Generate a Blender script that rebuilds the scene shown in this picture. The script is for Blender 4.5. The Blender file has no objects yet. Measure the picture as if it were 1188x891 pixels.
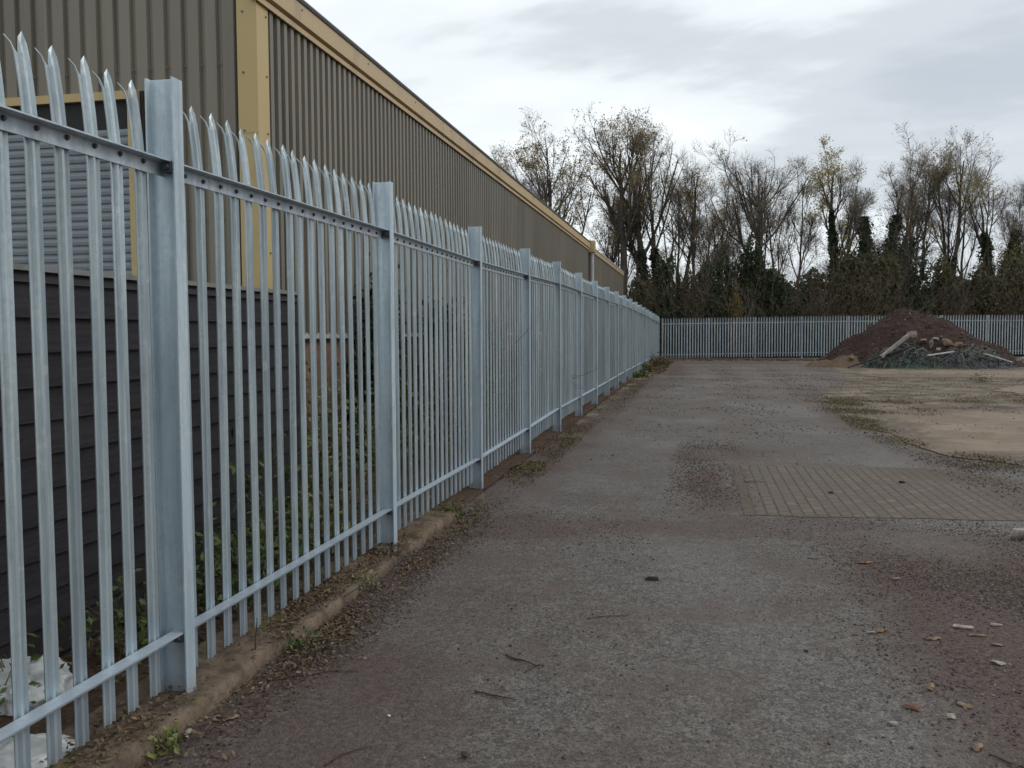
import bpy, bmesh, math, random
import numpy as np
from math import radians, sin, cos, pi
from mathutils import Vector, Matrix, noise as mnoise

scene = bpy.context.scene
C = scene.collection
random.seed(7)

# ------------------------------------------------------------------ helpers
def link(o, parent=None):
    C.objects.link(o)
    if parent is not None:
        o.parent = parent
    return o

def tag(o, label=None, cat=None, group=None, kind=None):
    if label: o['label'] = label
    if cat: o['category'] = cat
    if group: o['group'] = group
    if kind: o['kind'] = kind
    return o

def empty(name, loc=(0, 0, 0), rz=0.0):
    o = bpy.data.objects.new(name, None)
    o.location = loc
    o.rotation_euler = (0, 0, rz)
    o.empty_display_size = 0.2
    return link(o)

def mesh_np(name, verts, faces, mats, parent=None, midx=None, smooth=False, loc=None):
    """verts (N,3), faces list of tuples or (M,k) array"""
    me = bpy.data.meshes.new(name)
    verts = np.asarray(verts, dtype=np.float32)
    if isinstance(faces, np.ndarray):
        M, k = faces.shape
        me.vertices.add(len(verts)); me.vertices.foreach_set('co', verts.ravel())
        me.loops.add(M * k); me.loops.foreach_set('vertex_index', faces.astype(np.int32).ravel())
        me.polygons.add(M)
        me.polygons.foreach_set('loop_start', np.arange(0, M * k, k, dtype=np.int32))
        me.polygons.foreach_set('loop_total', np.full(M, k, dtype=np.int32))
    else:
        me.from_pydata(verts.tolist(), [], [tuple(int(i) for i in f) for f in faces])
    if not isinstance(mats, (list, tuple)): mats = [mats]
    for m in mats: me.materials.append(m)
    if midx is not None:
        me.polygons.foreach_set('material_index', np.asarray(midx, dtype=np.int32))
    me.polygons.foreach_set('use_smooth', np.full(len(me.polygons), smooth))
    me.update(calc_edges=True); me.validate()
    o = bpy.data.objects.new(name, me)
    if loc is not None: o.location = loc
    return link(o, parent)

class MB:
    """collects simple solids, builds ONE mesh object"""
    def __init__(s): s.v = []; s.f = []; s.m = []
    def add(s, vs, fs, mi=0):
        n = len(s.v); s.v += [tuple(v) for v in vs]
        s.f += [tuple(i + n for i in f) for f in fs]; s.m += [mi] * len(fs)
    def box(s, x0, x1, y0, y1, z0, z1, mi=0):
        v = [(x0,y0,z0),(x1,y0,z0),(x1,y1,z0),(x0,y1,z0),(x0,y0,z1),(x1,y0,z1),(x1,y1,z1),(x0,y1,z1)]
        s.add(v, [(0,3,2,1),(4,5,6,7),(0,1,5,4),(1,2,6,5),(2,3,7,6),(3,0,4,7)], mi)
    def prism(s, prof, axis, a, b, mi=0):
        """prof closed polygon list of 2-tuples, extruded along axis from a to b"""
        n = len(prof)
        def P(p, t):
            return (t, p[0], p[1]) if axis == 'x' else ((p[0], t, p[1]) if axis == 'y' else (p[0], p[1], t))
        v = [P(p, a) for p in prof] + [P(p, b) for p in prof]
        f = [tuple(range(n)), tuple(range(2*n-1, n-1, -1))] + [(i, i+n, (i+1) % n + n, (i+1) % n) for i in range(n)]
        s.add(v, f, mi)
    def tube(s, pts, rad, n=8, mi=0):
        pts = [Vector(p) for p in pts]
        if not hasattr(rad, '__len__'): rad = [rad] * len(pts)
        base = len(s.v); vs = []
        for i, p in enumerate(pts):
            t = (pts[min(i+1, len(pts)-1)] - pts[max(i-1, 0)]).normalized()
            a = t.cross(Vector((0.13, 0.31, 0.94)))
            if a.length < 0.05: a = t.cross(Vector((1, 0, 0)))
            a.normalize(); b = t.cross(a)
            for k in range(n):
                an = 2*pi*k/n
                vs.append(p + (a*cos(an) + b*sin(an)) * rad[i])
        fs = []
        for i in range(len(pts)-1):
            for k in range(n):
                fs.append((i*n+k, i*n+(k+1) % n, (i+1)*n+(k+1) % n, (i+1)*n+k))
        fs.append(tuple(range(n-1, -1, -1))); fs.append(tuple((len(pts)-1)*n + k for k in range(n)))
        s.add(vs, fs, mi)
    def build(s, name, mats, parent=None, smooth=False, loc=None, bevel=0):
        o = mesh_np(name, s.v, s.f, mats, parent, s.m, smooth, loc)
        bm = bmesh.new(); bm.from_mesh(o.data)
        bmesh.ops.recalc_face_normals(bm, faces=bm.faces)
        bm.to_mesh(o.data); bm.free()
        if bevel:
            md = o.modifiers.new('bevel', 'BEVEL'); md.width = bevel; md.segments = 2
            md.limit_method = 'ANGLE'
        return o

# ------------------------------------------------------------------ materials
class NT:
    def __init__(s, name):
        m = bpy.data.materials.new(name); m.use_nodes = True
        s.mat = m; s.nt = m.node_tree; s.N = s.nt.nodes; s.L = s.nt.links
        s.bsdf = s.N['Principled BSDF']
    def n(s, t, **kw):
        nd = s.N.new(t)
        for k, v in kw.items(): setattr(nd, k, v)
        return nd
    def plug(s, sock, val):
        if val is None: return
        if isinstance(val, bpy.types.NodeSocket): s.L.new(val, sock)
        elif isinstance(val, (tuple, list)) and len(val) == 3 and sock.type == 'RGBA': sock.default_value = (*val, 1)
        else: sock.default_value = val
    def math(s, op, a, b=0.0, c=None, clamp=False):
        nd = s.n('ShaderNodeMath', operation=op); nd.use_clamp = clamp
        s.plug(nd.inputs[0], a); s.plug(nd.inputs[1], b)
        if c is not None: s.plug(nd.inputs[2], c)
        return nd.outputs[0]
    def mix(s, f, a, b, mode='MIX'):
        nd = s.n('ShaderNodeMix', data_type='RGBA', blend_type=mode)
        s.plug(nd.inputs[0], f); s.plug(nd.inputs[6], a); s.plug(nd.inputs[7], b)
        return nd.outputs[2]
    def noise(s, vec, scale, detail=3, rough=0.55, dist=0.0, out=0):
        nd = s.n('ShaderNodeTexNoise'); s.plug(nd.inputs['Vector'], vec)
        nd.inputs['Scale'].default_value = scale; nd.inputs['Detail'].default_value = detail
        nd.inputs['Roughness'].default_value = rough; nd.inputs['Distortion'].default_value = dist
        return nd.outputs[out]
    def voro(s, vec, scale, feature='F1', out='Distance', rnd=1.0):
        nd = s.n('ShaderNodeTexVoronoi', feature=feature); s.plug(nd.inputs['Vector'], vec)
        nd.inputs['Scale'].default_value = scale; nd.inputs['Randomness'].default_value = rnd
        return nd.outputs[out]
    def ramp(s, f, stops, interp='LINEAR'):
        nd = s.n('ShaderNodeValToRGB'); s.plug(nd.inputs[0], f)
        cr = nd.color_ramp; cr.interpolation = interp
        while len(cr.elements) < len(stops): cr.elements.new(0.5)
        for e, (p, c) in zip(cr.elements, stops):
            e.position = p; e.color = (*c, 1) if len(c) == 3 else c
        return nd.outputs[0]
    def mapr(s, v, a, b, c=0.0, d=1.0, smooth=True):
        nd = s.n('ShaderNodeMapRange'); s.plug(nd.inputs[0], v)
        nd.inputs[1].default_value = a; nd.inputs[2].default_value = b
        nd.inputs[3].default_value = c; nd.inputs[4].default_value = d
        if smooth: nd.interpolation_type = 'SMOOTHSTEP'
        return nd.outputs[0]
    def pos(s): return s.n('ShaderNodeNewGeometry').outputs['Position']
    def island(s): return s.n('ShaderNodeNewGeometry').outputs['Random Per Island']
    def objco(s): return s.n('ShaderNodeTexCoord').outputs['Object']
    def objrand(s): return s.n('ShaderNodeObjectInfo').outputs['Random']
    def scale(s, vec, sc):
        nd = s.n('ShaderNodeMapping'); s.plug(nd.inputs[0], vec); nd.inputs['Scale'].default_value = sc
        return nd.outputs[0]
    def sep(s, vec):
        nd = s.n('ShaderNodeSeparateXYZ'); s.plug(nd.inputs[0], vec); return nd.outputs
    def bump(s, h, strength, dist, normal=None):
        nd = s.n('ShaderNodeBump'); s.plug(nd.inputs['Height'], h)
        nd.inputs['Strength'].default_value = strength; nd.inputs['Distance'].default_value = dist
        if normal is not None: s.plug(nd.inputs['Normal'], normal)
        return nd.outputs[0]
    def done(s, col, rough=0.8, metal=0.0, spec=None, normal=None):
        s.plug(s.bsdf.inputs['Base Color'], col); s.plug(s.bsdf.inputs['Roughness'], rough)
        s.plug(s.bsdf.inputs['Metallic'], metal)
        if spec is not None: s.plug(s.bsdf.inputs['Specular IOR Level'], spec)
        if normal is not None: s.plug(s.bsdf.inputs['Normal'], normal)
        return s.mat

M = {}
def galv(name, base, dark, metal, rough):
    t = NT(name); p = t.pos()
    sp = t.voro(p, 55, out='Color')
    spv = t.sep(sp)[0]
    streak = t.noise(t.scale(p, (26, 26, 1.1)), 1.0, 4, 0.6)
    big = t.noise(p, 1.7, 3)
    c = t.mix(t.mapr(streak, 0.35, 0.7), base, dark)
    c = t.mix(t.math('MULTIPLY', spv, 0.42), c, (0.92*base[0]*0.7, base[1]*0.74, base[2]*0.8))
    c = t.mix(t.mapr(t.noise(p, 9.0, 5, .75), 0.55, 0.70, 0, 0.5), c, (0.62, 0.64, 0.64))
    c = t.mix(t.mapr(t.noise(t.scale(p, (4, 4, 1.3)), 1.0, 5, .75), 0.50, 0.66, 0, 0.5), c, (base[0]*.55, base[1]*.58, base[2]*.6))
    c = t.mix(t.mapr(t.math('ADD', t.sep(p)[2], t.math('MULTIPLY', t.noise(p, 14, 4, .7), .18)), .20, .07, 0, .55), c, (0.16, 0.125, 0.095))
    # damp film on the lowest half metre
    z = t.sep(p)[2]
    zz = t.math('ADD', z, t.math('MULTIPLY', t.noise(t.scale(p, (14, 14, 3)), 1.0, 2), 0.22))
    wet = t.mapr(zz, 0.48, 0.56, 0.35, 0.0)
    c = t.mix(wet, c, (0.36, 0.44, 0.52))
    r = t.math('ADD', t.mapr(streak, .3, .8, rough - .06, rough + .12), t.math('MULTIPLY', spv, 0.08))
    rnd = t.objrand()
    hs = t.n('ShaderNodeHueSaturation'); t.plug(hs.inputs['Color'], c)
    t.plug(hs.inputs['Value'], t.math('ADD', 0.9, t.math('MULTIPLY', rnd, 0.22)))
    return t.done(hs.outputs[0], r, metal, normal=t.bump(t.math('ADD', streak, big), 0.12, 0.004))
M['galv'] = galv('galvanised_steel', (0.50, 0.555, 0.57), (0.27, 0.315, 0.335), 0.42, 0.36)
M['galv_post'] = galv('galvanised_post_steel', (0.55, 0.63, 0.665), (0.40, 0.475, 0.525), 0.25, 0.42)
M['galv_rail'] = galv('galvanised_rail_steel', (0.56, 0.61, 0.65), (0.44, 0.48, 0.52), 0.4, 0.42)

t = NT('bolt_steel'); M['bolt'] = t.done((0.10, 0.10, 0.11), 0.5, 0.6)

def cladding(name, a, b):
    t = NT(name); p = t.pos()
    n = t.noise(t.scale(p, (3.0, 3.0, 0.35)), 1.0, 5, 0.65)
    c = t.mix(t.mapr(n, .35, .7), a, b)
    c = t.mix(t.mapr(t.noise(t.scale(p, (12, 12, .6)), 1.0, 3), .55, .78, 0, .45), c, (a[0]*.55, a[1]*.55, a[2]*.55))
    s_ = t.sep(p); q_ = t.math('FLOOR', t.math('ADD', s_[1], t.math('MULTIPLY', s_[0], .97)))
    wn = t.n('ShaderNodeTexWhiteNoise', noise_dimensions='1D'); t.plug(wn.inputs['W'], q_)
    hs = t.n('ShaderNodeHueSaturation'); t.plug(hs.inputs['Color'], c); t.plug(hs.inputs['Value'], t.math('ADD', .9, t.math('MULTIPLY', wn.outputs['Value'], .22)))
    return t.done(hs.outputs[0], t.mapr(n, .3, .7, .42, .6), 0.0, 0.5)
M['clad'] = cladding('brown_profiled_cladding', (0.160, 0.142, 0.106), (0.198, 0.178, 0.138))

def painted(name, a, dirt, scale=2.0):
    t = NT(name); p = t.pos()
    n = t.noise(t.scale(p, (scale, scale, scale*.4)), 1.0, 5, 0.65)
    c = t.mix(t.mapr(n, .48, .78, 0, .65), a, dirt)
    c = t.mix(t.mapr(t.noise(p, 30, 3), .6, .8, 0, .35), c, dirt)
    return t.done(c, .5)
M['buff'] = painted('buff_painted_flashing', (0.47, 0.35, 0.155), (0.28, 0.21, 0.11))
M['tan_trim'] = painted('tan_eave_flashing', (0.47, 0.34, 0.185), (0.24, 0.18, 0.11))
M['gutter'] = painted('dark_gutter_paint', (0.075, 0.070, 0.072), (0.14, 0.13, 0.12))
M['downpipe'] = painted('pale_downpipe_paint', (0.42, 0.42, 0.40), (0.26, 0.24, 0.2), 5)
M['pale_flash'] = painted('pale_wall_flashing', (0.25, 0.25, 0.225), (0.10, 0.095, 0.08), 4)
M['shutter'] = painted('blue_grey_shutter_paint', (0.19, 0.22, 0.24), (0.11, 0.13, 0.145), 5)
t = NT('dark_void_shade'); M['void'] = t.done((0.018, 0.017, 0.016), .8)  # near-black colour stands in for shade in openings; linings use it too
M['roof'] = painted('roof_sheet_grey', (0.12, 0.115, 0.11), (0.07, 0.07, 0.06))

t = NT('black_stained_boards'); p = t.pos()
gr = t.noise(t.scale(p, (30, 2.0, 45)), 1.0, 5, .7)
big = t.noise(p, 2.2, 4)
c = t.mix(t.mapr(gr, .3, .75), (0.014, 0.012, 0.014), (0.036, 0.030, 0.034))
c = t.mix(t.mapr(big, .55, .75, 0, .5), c, (0.055, 0.047, 0.048))
spk = t.mapr(t.noise(p, 60, 2), .72, .78, 0, .6)
c = t.mix(spk, c, (0.12, 0.11, 0.11))
M['board'] = t.done(c, .75, normal=t.bump(gr, .35, .004))

t = NT('red_brick_wall'); p = t.pos()
mp = t.n('ShaderNodeCombineXYZ'); s3 = t.sep(p)
t.L.new(t.math('ADD', s3[1], s3[0]), mp.inputs[0]); t.L.new(s3[2], mp.inputs[1])
br = t.n('ShaderNodeTexBrick'); t.L.new(mp.outputs[0], br.inputs['Vector'])
br.inputs['Scale'].default_value = 1.0; br.inputs['Brick Width'].default_value = .225
br.inputs['Row Height'].default_value = .075; br.inputs['Mortar Size'].default_value = .006
br.inputs['Color1'].default_value = (0.30, 0.135, 0.075, 1); br.inputs['Color2'].default_value = (0.21, 0.10, 0.06, 1)
br.inputs['Mortar'].default_value = (0.17, 0.14, 0.11, 1); br.inputs['Mortar Smooth'].default_value = .2
c = t.mix(t.mapr(t.noise(p, 1.3, 5, .7), .38, .6, 0, .85), br.outputs['Color'], (0.085, 0.066, 0.048))
M['brick'] = t.done(c, .85, normal=t.bump(t.math('SUBTRACT', 1, br.outputs['Fac']), .5, .006))

def bark(name, a, b, g=0.0):
    t = NT(name); p = t.pos()
    n = t.noise(t.scale(p, (5, 5, 1.2)), 1.0, 5, .7)
    c = t.mix(t.mapr(n, .35, .7), a, b)
    c = t.mix(t.mapr(t.noise(p, .9, 4), .5, .7, 0, g), c, (0.055, 0.065, 0.025))
    return t.done(c, .9, normal=t.bump(n, .6, .03))
M['bark'] = bark('dark_bark', (0.040, 0.033, 0.027), (0.085, 0.072, 0.058), .5)
M['twig'] = bark('twig_bark', (0.10, 0.080, 0.062), (0.19, 0.155, 0.12), .3)
M['twig_red'] = bark('bramble_stem_bark', (0.085, 0.055, 0.038), (0.19, 0.14, 0.10), .1)

def leafmat(name, cols, rough=.6, clump=.8, trans=.0):
    t = NT(name); r = t.island()
    st = [(i/(len(cols)-1) if len(cols) > 1 else 0, c) for i, c in enumerate(cols)]
    c = t.ramp(r, st)
    n = t.noise(t.pos(), clump, 3)
    c = t.mix(t.mapr(n, .35, .65, 0.0, .45), c, tuple(x*1.5 for x in cols[-1]))
    t.done(c, rough, 0, .3)
    if trans:
        tr = t.n('ShaderNodeBsdfTranslucent'); t.plug(tr.inputs[0], c); ms = t.n('ShaderNodeMixShader'); ms.inputs[0].default_value = trans
        t.L.new(t.bsdf.outputs[0], ms.inputs[1]); t.L.new(tr.outputs[0], ms.inputs[2]); t.L.new(ms.outputs[0], t.N['Material Output'].inputs[0])
    return t.mat
M['leaf_autumn'] = leafmat('autumn_leaves', [(0.24, 0.145, 0.050), (0.33, 0.22, 0.065), (0.18, 0.15, 0.055)], trans=.5)
M['leaf_yellow'] = leafmat('yellow_leaves', [(0.34, 0.25, 0.055), (0.44, 0.34, 0.075), (0.24, 0.21, 0.06)], trans=.5)
M['ivy'] = leafmat('ivy_leaves', [(0.009, 0.019, 0.009), (0.018, 0.032, 0.013), (0.030, 0.048, 0.018)], .45)
M['hedge_dark'] = leafmat('evergreen_leaves', [(0.010, 0.020, 0.009), (0.020, 0.034, 0.013), (0.036, 0.052, 0.020)], .5)
M['hedge_olive'] = leafmat('olive_leaves', [(0.040, 0.042, 0.018), (0.066, 0.062, 0.026), (0.10, 0.088, 0.038)])
M['hedge_brown'] = leafmat('browning_leaves', [(0.045, 0.040, 0.022), (0.085, 0.068, 0.036), (0.050, 0.056, 0.024)])
M['weed'] = leafmat('weed_leaves', [(0.035, 0.065, 0.020), (0.060, 0.100, 0.030), (0.10, 0.125, 0.035)], .5, 6)
M['weed_pale'] = leafmat('yellowing_weed_leaves', [(0.14, 0.16, 0.04), (0.22, 0.20, 0.06), (0.08, 0.11, 0.03)], .5, 6)
M['litter'] = leafmat('leaf_litter', [(0.075, 0.045, 0.028), (0.14, 0.088, 0.05), (0.22, 0.165, 0.10), (0.05, 0.036, 0.024)], .8, 3)
M['moss'] = leafmat('moss_grass', [(0.070, 0.078, 0.024), (0.115, 0.100, 0.038), (0.15, 0.115, 0.055), (0.09, 0.062, 0.036)], .8, 3)

M['scrap'] = leafmat('mixed_scraps', [(0.015, 0.03, 0.026), (0.05, 0.075, 0.068), (0.025, 0.028, 0.03), (0.14, 0.12, 0.10), (0.05, 0.03, 0.025)], .8, 2)
# ---- ground materials -------------------------------------------------
def blobs(t, p, lst, wob=0.35, nscale=1.3):
    """irregular stain masks in world metres: (cx, cy, rx, ry, strength)"""
    nx = t.n('ShaderNodeTexNoise'); t.plug(nx.inputs['Vector'], p)
    nx.inputs['Scale'].default_value = nscale; nx.inputs['Detail'].default_value = 5; nx.inputs['Roughness'].default_value = .65
    off = t.n('ShaderNodeVectorMath', operation='SUBTRACT'); t.L.new(nx.outputs['Color'], off.inputs[0]); off.inputs[1].default_value = (.5, .5, .5)
    sc = t.n('ShaderNodeVectorMath', operation='SCALE'); t.L.new(off.outputs[0], sc.inputs[0]); sc.inputs['Scale'].default_value = wob * 3
    pp = t.n('ShaderNodeVectorMath', operation='ADD'); t.L.new(p, pp.inputs[0]); t.L.new(sc.outputs[0], pp.inputs[1])
    s = t.sep(pp.outputs[0]); acc = None
    for cx, cy, rx, ry, st in lst:
        dx = t.math('DIVIDE', t.math('SUBTRACT', s[0], cx), rx)
        dy = t.math('DIVIDE', t.math('SUBTRACT', s[1], cy), ry)
        d = t.math('SQRT', t.math('ADD', t.math('MULTIPLY', dx, dx), t.math('MULTIPLY', dy, dy)))
        m = t.mapr(d, 0.45, 1.15, st, 0.0)
        acc = m if acc is None else t.math('MAXIMUM', acc, m)
    return acc

MUD = [(-1.55, 3.4, .75, 1.6, .7), (.9, 7.6, 2.6, .45, .55), (-1.2, 8.9, .9, .35, .4), (-.3, 3.3, .5, .4, .35), (.35, 5.3, .5, .35, .25), (-.5, 5.0, .35, .3, .3), (-1.55, 7.3, .85, .75, .8), (-.6, 7.55, .7, .3, .5), (-2.1, 4.0, .45, 1.6, .9), (-2.0, 5.9, .3, 1.6, .75), (-1.4, 4.6, .5, 1.4, .35),
       (.15, 9.4, .30, 1.9, .85), (.25, 12.3, .9, 1.1, .75), (2.1, 4.2, 1.15, 2.7, .95), (2.3, 6.4, .9, 1.1, .7), (1.0, 7.9, 1.2, .35, .5),
       (-1.9, 10.6, .45, 1.0, .9), (-1.9, 13.5, .6, 2.2, .8), (-1.8, 18.5, .7, 3.2, .8), (-1.6, 26, 1.0, 5, .75), (-1.4, 38, 1.3, 10, .8),
       (2.9, 17.3, .7, 3.2, .7), (2.9, 11.9, .5, 1.5, .65), (3.2, 24, 1.0, 3.5, .6), (4.6, 31, 1.2, 4, .55), (2.3, 49, 6, 3.2, .9), (5.8, 41, 1.5, 5, .7)]
def ground_mat(name, base_a, base_b, allmud=False):
    t = NT(name); p = t.pos()
    grit = t.noise(p, 190, 2, .7); grit2 = t.voro(p, 150, out='Color'); g2 = t.sep(grit2)[0]
    mid = t.noise(p, 7, 5, .65); big = t.noise(p, .55, 4, .6)
    c = t.mix(t.mapr(grit, .32, .68), base_a, base_b)
    c = t.mix(t.mapr(g2, .82, .98, 0, .34), c, tuple(min(1, x*2.0) for x in base_b))
    c = t.mix(t.mapr(g2, .0, .16, .55, 0), c, (0.022, 0.020, 0.020))
    c = t.mix(t.mapr(mid, .43, .70, 0, .60), c, (0.074, 0.057, 0.050))
    c = t.mix(t.mapr(t.noise(p, 2.1, 5, .7), .50, .68, 0, .45), c, (0.085, 0.066, 0.058))
    c = t.mix(t.mapr(big, .40, .66, 0, .38), c, (0.130, 0.112, 0.099))
    yy = t.sep(p)[1]
    farm = t.math('MULTIPLY', t.mapr(yy, 11, 26), t.mapr(t.noise(t.scale(p, (1.1, .35, 1)), 1.0, 6, .72), .42, .60, 0, .8))
    c = t.mix(farm, c, (0.135, 0.105, 0.082))
    c = t.mix(t.math('MULTIPLY', t.mapr(yy, 9, 20), t.mapr(t.noise(t.scale(p, (3.2, 1.1, 1)), 1.0, 5, .75), .55, .68, 0, .7)), c, (0.060, 0.045, 0.037))
    ag = t.sep(t.voro(p, 72, out='Color')); agd = t.voro(p, 72, out='Distance')
    c = t.mix(t.mapr(ag[1], .62, .95, 0, .42), c, (0.27, 0.245, 0.22))
    c = t.mix(t.mapr(ag[2], .60, .95, 0, .60), c, (0.030, 0.026, 0.024))
    ms_ = t.noise(p, 26, 9, .82)
    c = t.mix(t.mapr(ms_, .52, .40, 0, .48), c, (0.034, 0.028, 0.025))
    c = t.mix(t.mapr(ms_, .53, .64, 0, .45), c, (0.245, 0.220, 0.196))
    c = t.mix(t.mapr(t.noise(p, .9, 6, .7), .47, .60, 0, .50), c, (0.105, 0.072, 0.060))
    mud = blobs(t, p, MUD)
    s_ = t.sep(p); wob = t.math('MULTIPLY', t.math('SUBTRACT', t.noise(p, 2.3, 6, .75), .5), .8)
    hp_ = t.math('MULTIPLY', t.mapr(t.math('ADD', s_[0], wob), .80, 1.30, 0, 1.0), t.mapr(t.math('ADD', s_[1], wob), 7.9, 6.4, 0, 1))
    hf_ = t.mapr(t.math('ADD', s_[0], wob), -1.15, -2.1, 0, .7)
    mud = t.math('MAXIMUM', mud, t.math('MAXIMUM', hp_, hf_))
    mudn = t.math('MULTIPLY', mud, t.mapr(t.noise(p, 16, 6, .8), .36, .56, .45, 1.0))
    mc = t.mix(t.mapr(t.noise(p, 34, 5, .7), .35, .68), (0.044, 0.025, 0.021), (0.145, 0.088, 0.070))
    mc = t.mix(t.mapr(t.voro(p, 42, out='Distance'), .0, .35, .35, 0), mc, (0.15, 0.125, 0.105))
    c = t.mix(mudn, c, mc)
    moss = blobs(t, p, [(-1.97, 10.7, .26, .55, .85), (-1.9, 13.9, .35, 1.1, .6), (-1.85, 19, .45, 2.0, .5), (-2.08, 3.75, .10, .28, .8)], .12, 4)
    mossn = t.math('MULTIPLY', moss, t.mapr(t.noise(p, 22, 4, .7), .35, .6))
    c = t.mix(mossn, c, (0.105, 0.088, 0.030))
    h = t.math('ADD', t.math('MULTIPLY', grit, .5), t.math('ADD', t.math('MULTIPLY', g2, .5), t.math('MULTIPLY', t.noise(p, 45, 4, .7), t.math('ADD', .4, t.math('MULTIPLY', mudn, 2.2)))))
    wet = t.mapr(t.noise(t.scale(p, (.55, .28, 1)), 1.0, 4), .46, .62)
    r = t.mix(wet, (.86, .86, .86), (.60, .60, .60))
    h = t.math('ADD', h, t.math('MULTIPLY', t.math('SUBTRACT', 1, agd), 1.1))
    return t.done(c, r, 0, .45, t.bump(h, .8, .007))
M['asphalt'] = ground_mat('worn_asphalt', (0.055, 0.048, 0.043), (0.205, 0.182, 0.160))

t = NT('bare_soil_ground'); p = t.pos()
n1 = t.noise(p, 1.1, 6, .7); n2 = t.noise(p, 24, 5, .7)
c = t.mix(t.mapr(n1, .38, .64), (0.105, 0.078, 0.056), (0.225, 0.180, 0.135))
c = t.mix(t.mapr(t.noise(p, .9, 6, .75), .48, .62, 0, .85), c, (0.060, 0.043, 0.033))
c = t.mix(t.mapr(t.noise(p, 1.7, 6, .75), .55, .64, 0, .7), c, (0.100, 0.095, 0.040))
c = t.mix(t.mapr(n2, .5, .7, 0, .5), c, (0.055, 0.042, 0.033))
M['soil'] = t.done(c, .9, 0, .3, t.bump(n2, .6, .02))

t = NT('verge_soil'); p = t.pos()
n2 = t.noise(p, 28, 6, .75)
c = t.mix(t.mapr(n2, .35, .65), (0.040, 0.028, 0.020), (0.110, 0.070, 0.045))
c = t.mix(t.mapr(t.noise(p, 3.1, 4), .6, .7, 0, .35), c, (0.14, 0.065, 0.035))
M['verge'] = t.done(c, .95, 0, .2, t.bump(n2, .8, .02))

t = NT('weathered_concrete_slab'); p = t.pos()
n1 = t.noise(p, .8, 7, .72); n2 = t.noise(p, 40, 4, .7)
c = t.mix(t.mapr(n1, .35, .68), (0.165, 0.115, 0.075), (0.255, 0.190, 0.132))
c = t.mix(t.mapr(t.noise(p, .45, 6, .7), .50, .62, 0, .8), c, (0.130, 0.095, 0.068))
ed_ = blobs(t, p, [(3.0, 17, .9, 4.5, 1), (3.6, 12.2, 1.3, .9, 1), (6.5, 11.4, 4.5, .6, 1), (5, 20, 2.5, .9, 1), (10, 22, 5, .8, 1), (10, 24.8, 4, .6, 1), (7.5, 34, 2.5, 3, .8)], .5, 1.6)
c = t.mix(t.math('MULTIPLY', ed_, t.mapr(t.noise(p, 6, 6, .75), .32, .56)), c, (0.085, 0.062, 0.043))
c = t.mix(t.mapr(t.noise(p, 3.5, 6, .75), .48, .66, 0, .6), c, (0.12, 0.092, 0.068))
c = t.mix(t.mapr(n2, .5, .75, 0, .4), c, (0.12, 0.10, 0.08))
M['slab'] = t.done(c, .8, 0, .4, t.bump(n2, .3, .008))

t = NT('block_paving'); p = t.pos()
s3 = t.sep(p); mp = t.n('ShaderNodeCombineXYZ')
t.L.new(s3[1], mp.inputs[0]); t.L.new(s3[0], mp.inputs[1])
wv = t.n('ShaderNodeVectorMath', operation='ADD'); t.L.new(mp.outputs[0], wv.inputs[0])
wn = t.n('ShaderNodeVectorMath', operation='SCALE'); t.L.new(t.noise(p, 9, 3, out=1), wn.inputs[0]); wn.inputs['Scale'].default_value = .022
t.L.new(wn.outputs[0], wv.inputs[1])
br = t.n('ShaderNodeTexBrick'); t.L.new(wv.outputs[0], br.inputs['Vector'])
br.inputs['Scale'].default_value = 1.0; br.inputs['Brick Width'].default_value = .21
br.inputs['Row Height'].default_value = .105; br.inputs['Mortar Size'].default_value = .011
br.inputs['Mortar Smooth'].default_value = .35
br.inputs['Color1'].default_value = (0.150, 0.112, 0.082, 1); br.inputs['Color2'].default_value = (0.105, 0.081, 0.062, 1)
br.inputs['Mortar'].default_value = (0.048, 0.035, 0.027, 1)
c = t.mix(t.mapr(t.noise(p, 5, 5, .7), .40, .60, 0, .75), br.outputs['Color'], (0.098, 0.073, 0.055))
c = t.mix(t.mapr(t.noise(p, 140, 3), .5, .7, 0, .4), c, (0.07, 0.055, 0.045))
edge = blobs(t, p, [(.42, 9.6, .16, 2.2, .9), (2.9, 10.9, .9, .8, .85), (3.2, 9.3, .5, 1.4, .6), (1.5, 11.4, 1.6, .18, .7), (1.5, 8.15, 1.6, .10, .7)], .12, 3)
c = t.mix(edge, c, (0.085, 0.060, 0.045))
h = t.math('SUBTRACT', t.math('SUBTRACT', 1, br.outputs['Fac']), t.math('MULTIPLY', edge, .8))
M['paving'] = t.done(c, .8, 0, .4, t.bump(h, .8, .010))

t = NT('old_concrete_edging'); p = t.pos()
n1 = t.noise(p, 6, 5, .7); n2 = t.noise(p, 60, 4, .7)
c = t.mix(t.mapr(n1, .35, .65), (0.080, 0.058, 0.042), (0.190, 0.138, 0.098))
c = t.mix(t.mapr(n2, .5, .72, 0, .6), c, (0.05, 0.036, 0.027))
c = t.mix(t.mapr(t.noise(p, 2.3, 4), .55, .68, 0, .8), c, (0.15, 0.125, 0.045))
M['edging'] = t.done(c, .9, 0, .3, t.bump(t.math('ADD', n1, t.math('MULTIPLY', n2, .5)), .6, .02))

t = NT('dark_spoil_earth'); p = t.pos()
n1 = t.noise(p, 2.2, 6, .75); n2 = t.noise(p, 13, 5, .75)
c = t.mix(t.mapr(n2, .35, .65), (0.030, 0.0175, 0.015), (0.074, 0.045, 0.037))
c = t.mix(t.mapr(n1, .55, .72, 0, .7), c, (0.090, 0.060, 0.045))
M['spoil'] = t.done(c, .95, 0, .2, t.bump(t.math('ADD', n1, n2), .9, .10))

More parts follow.
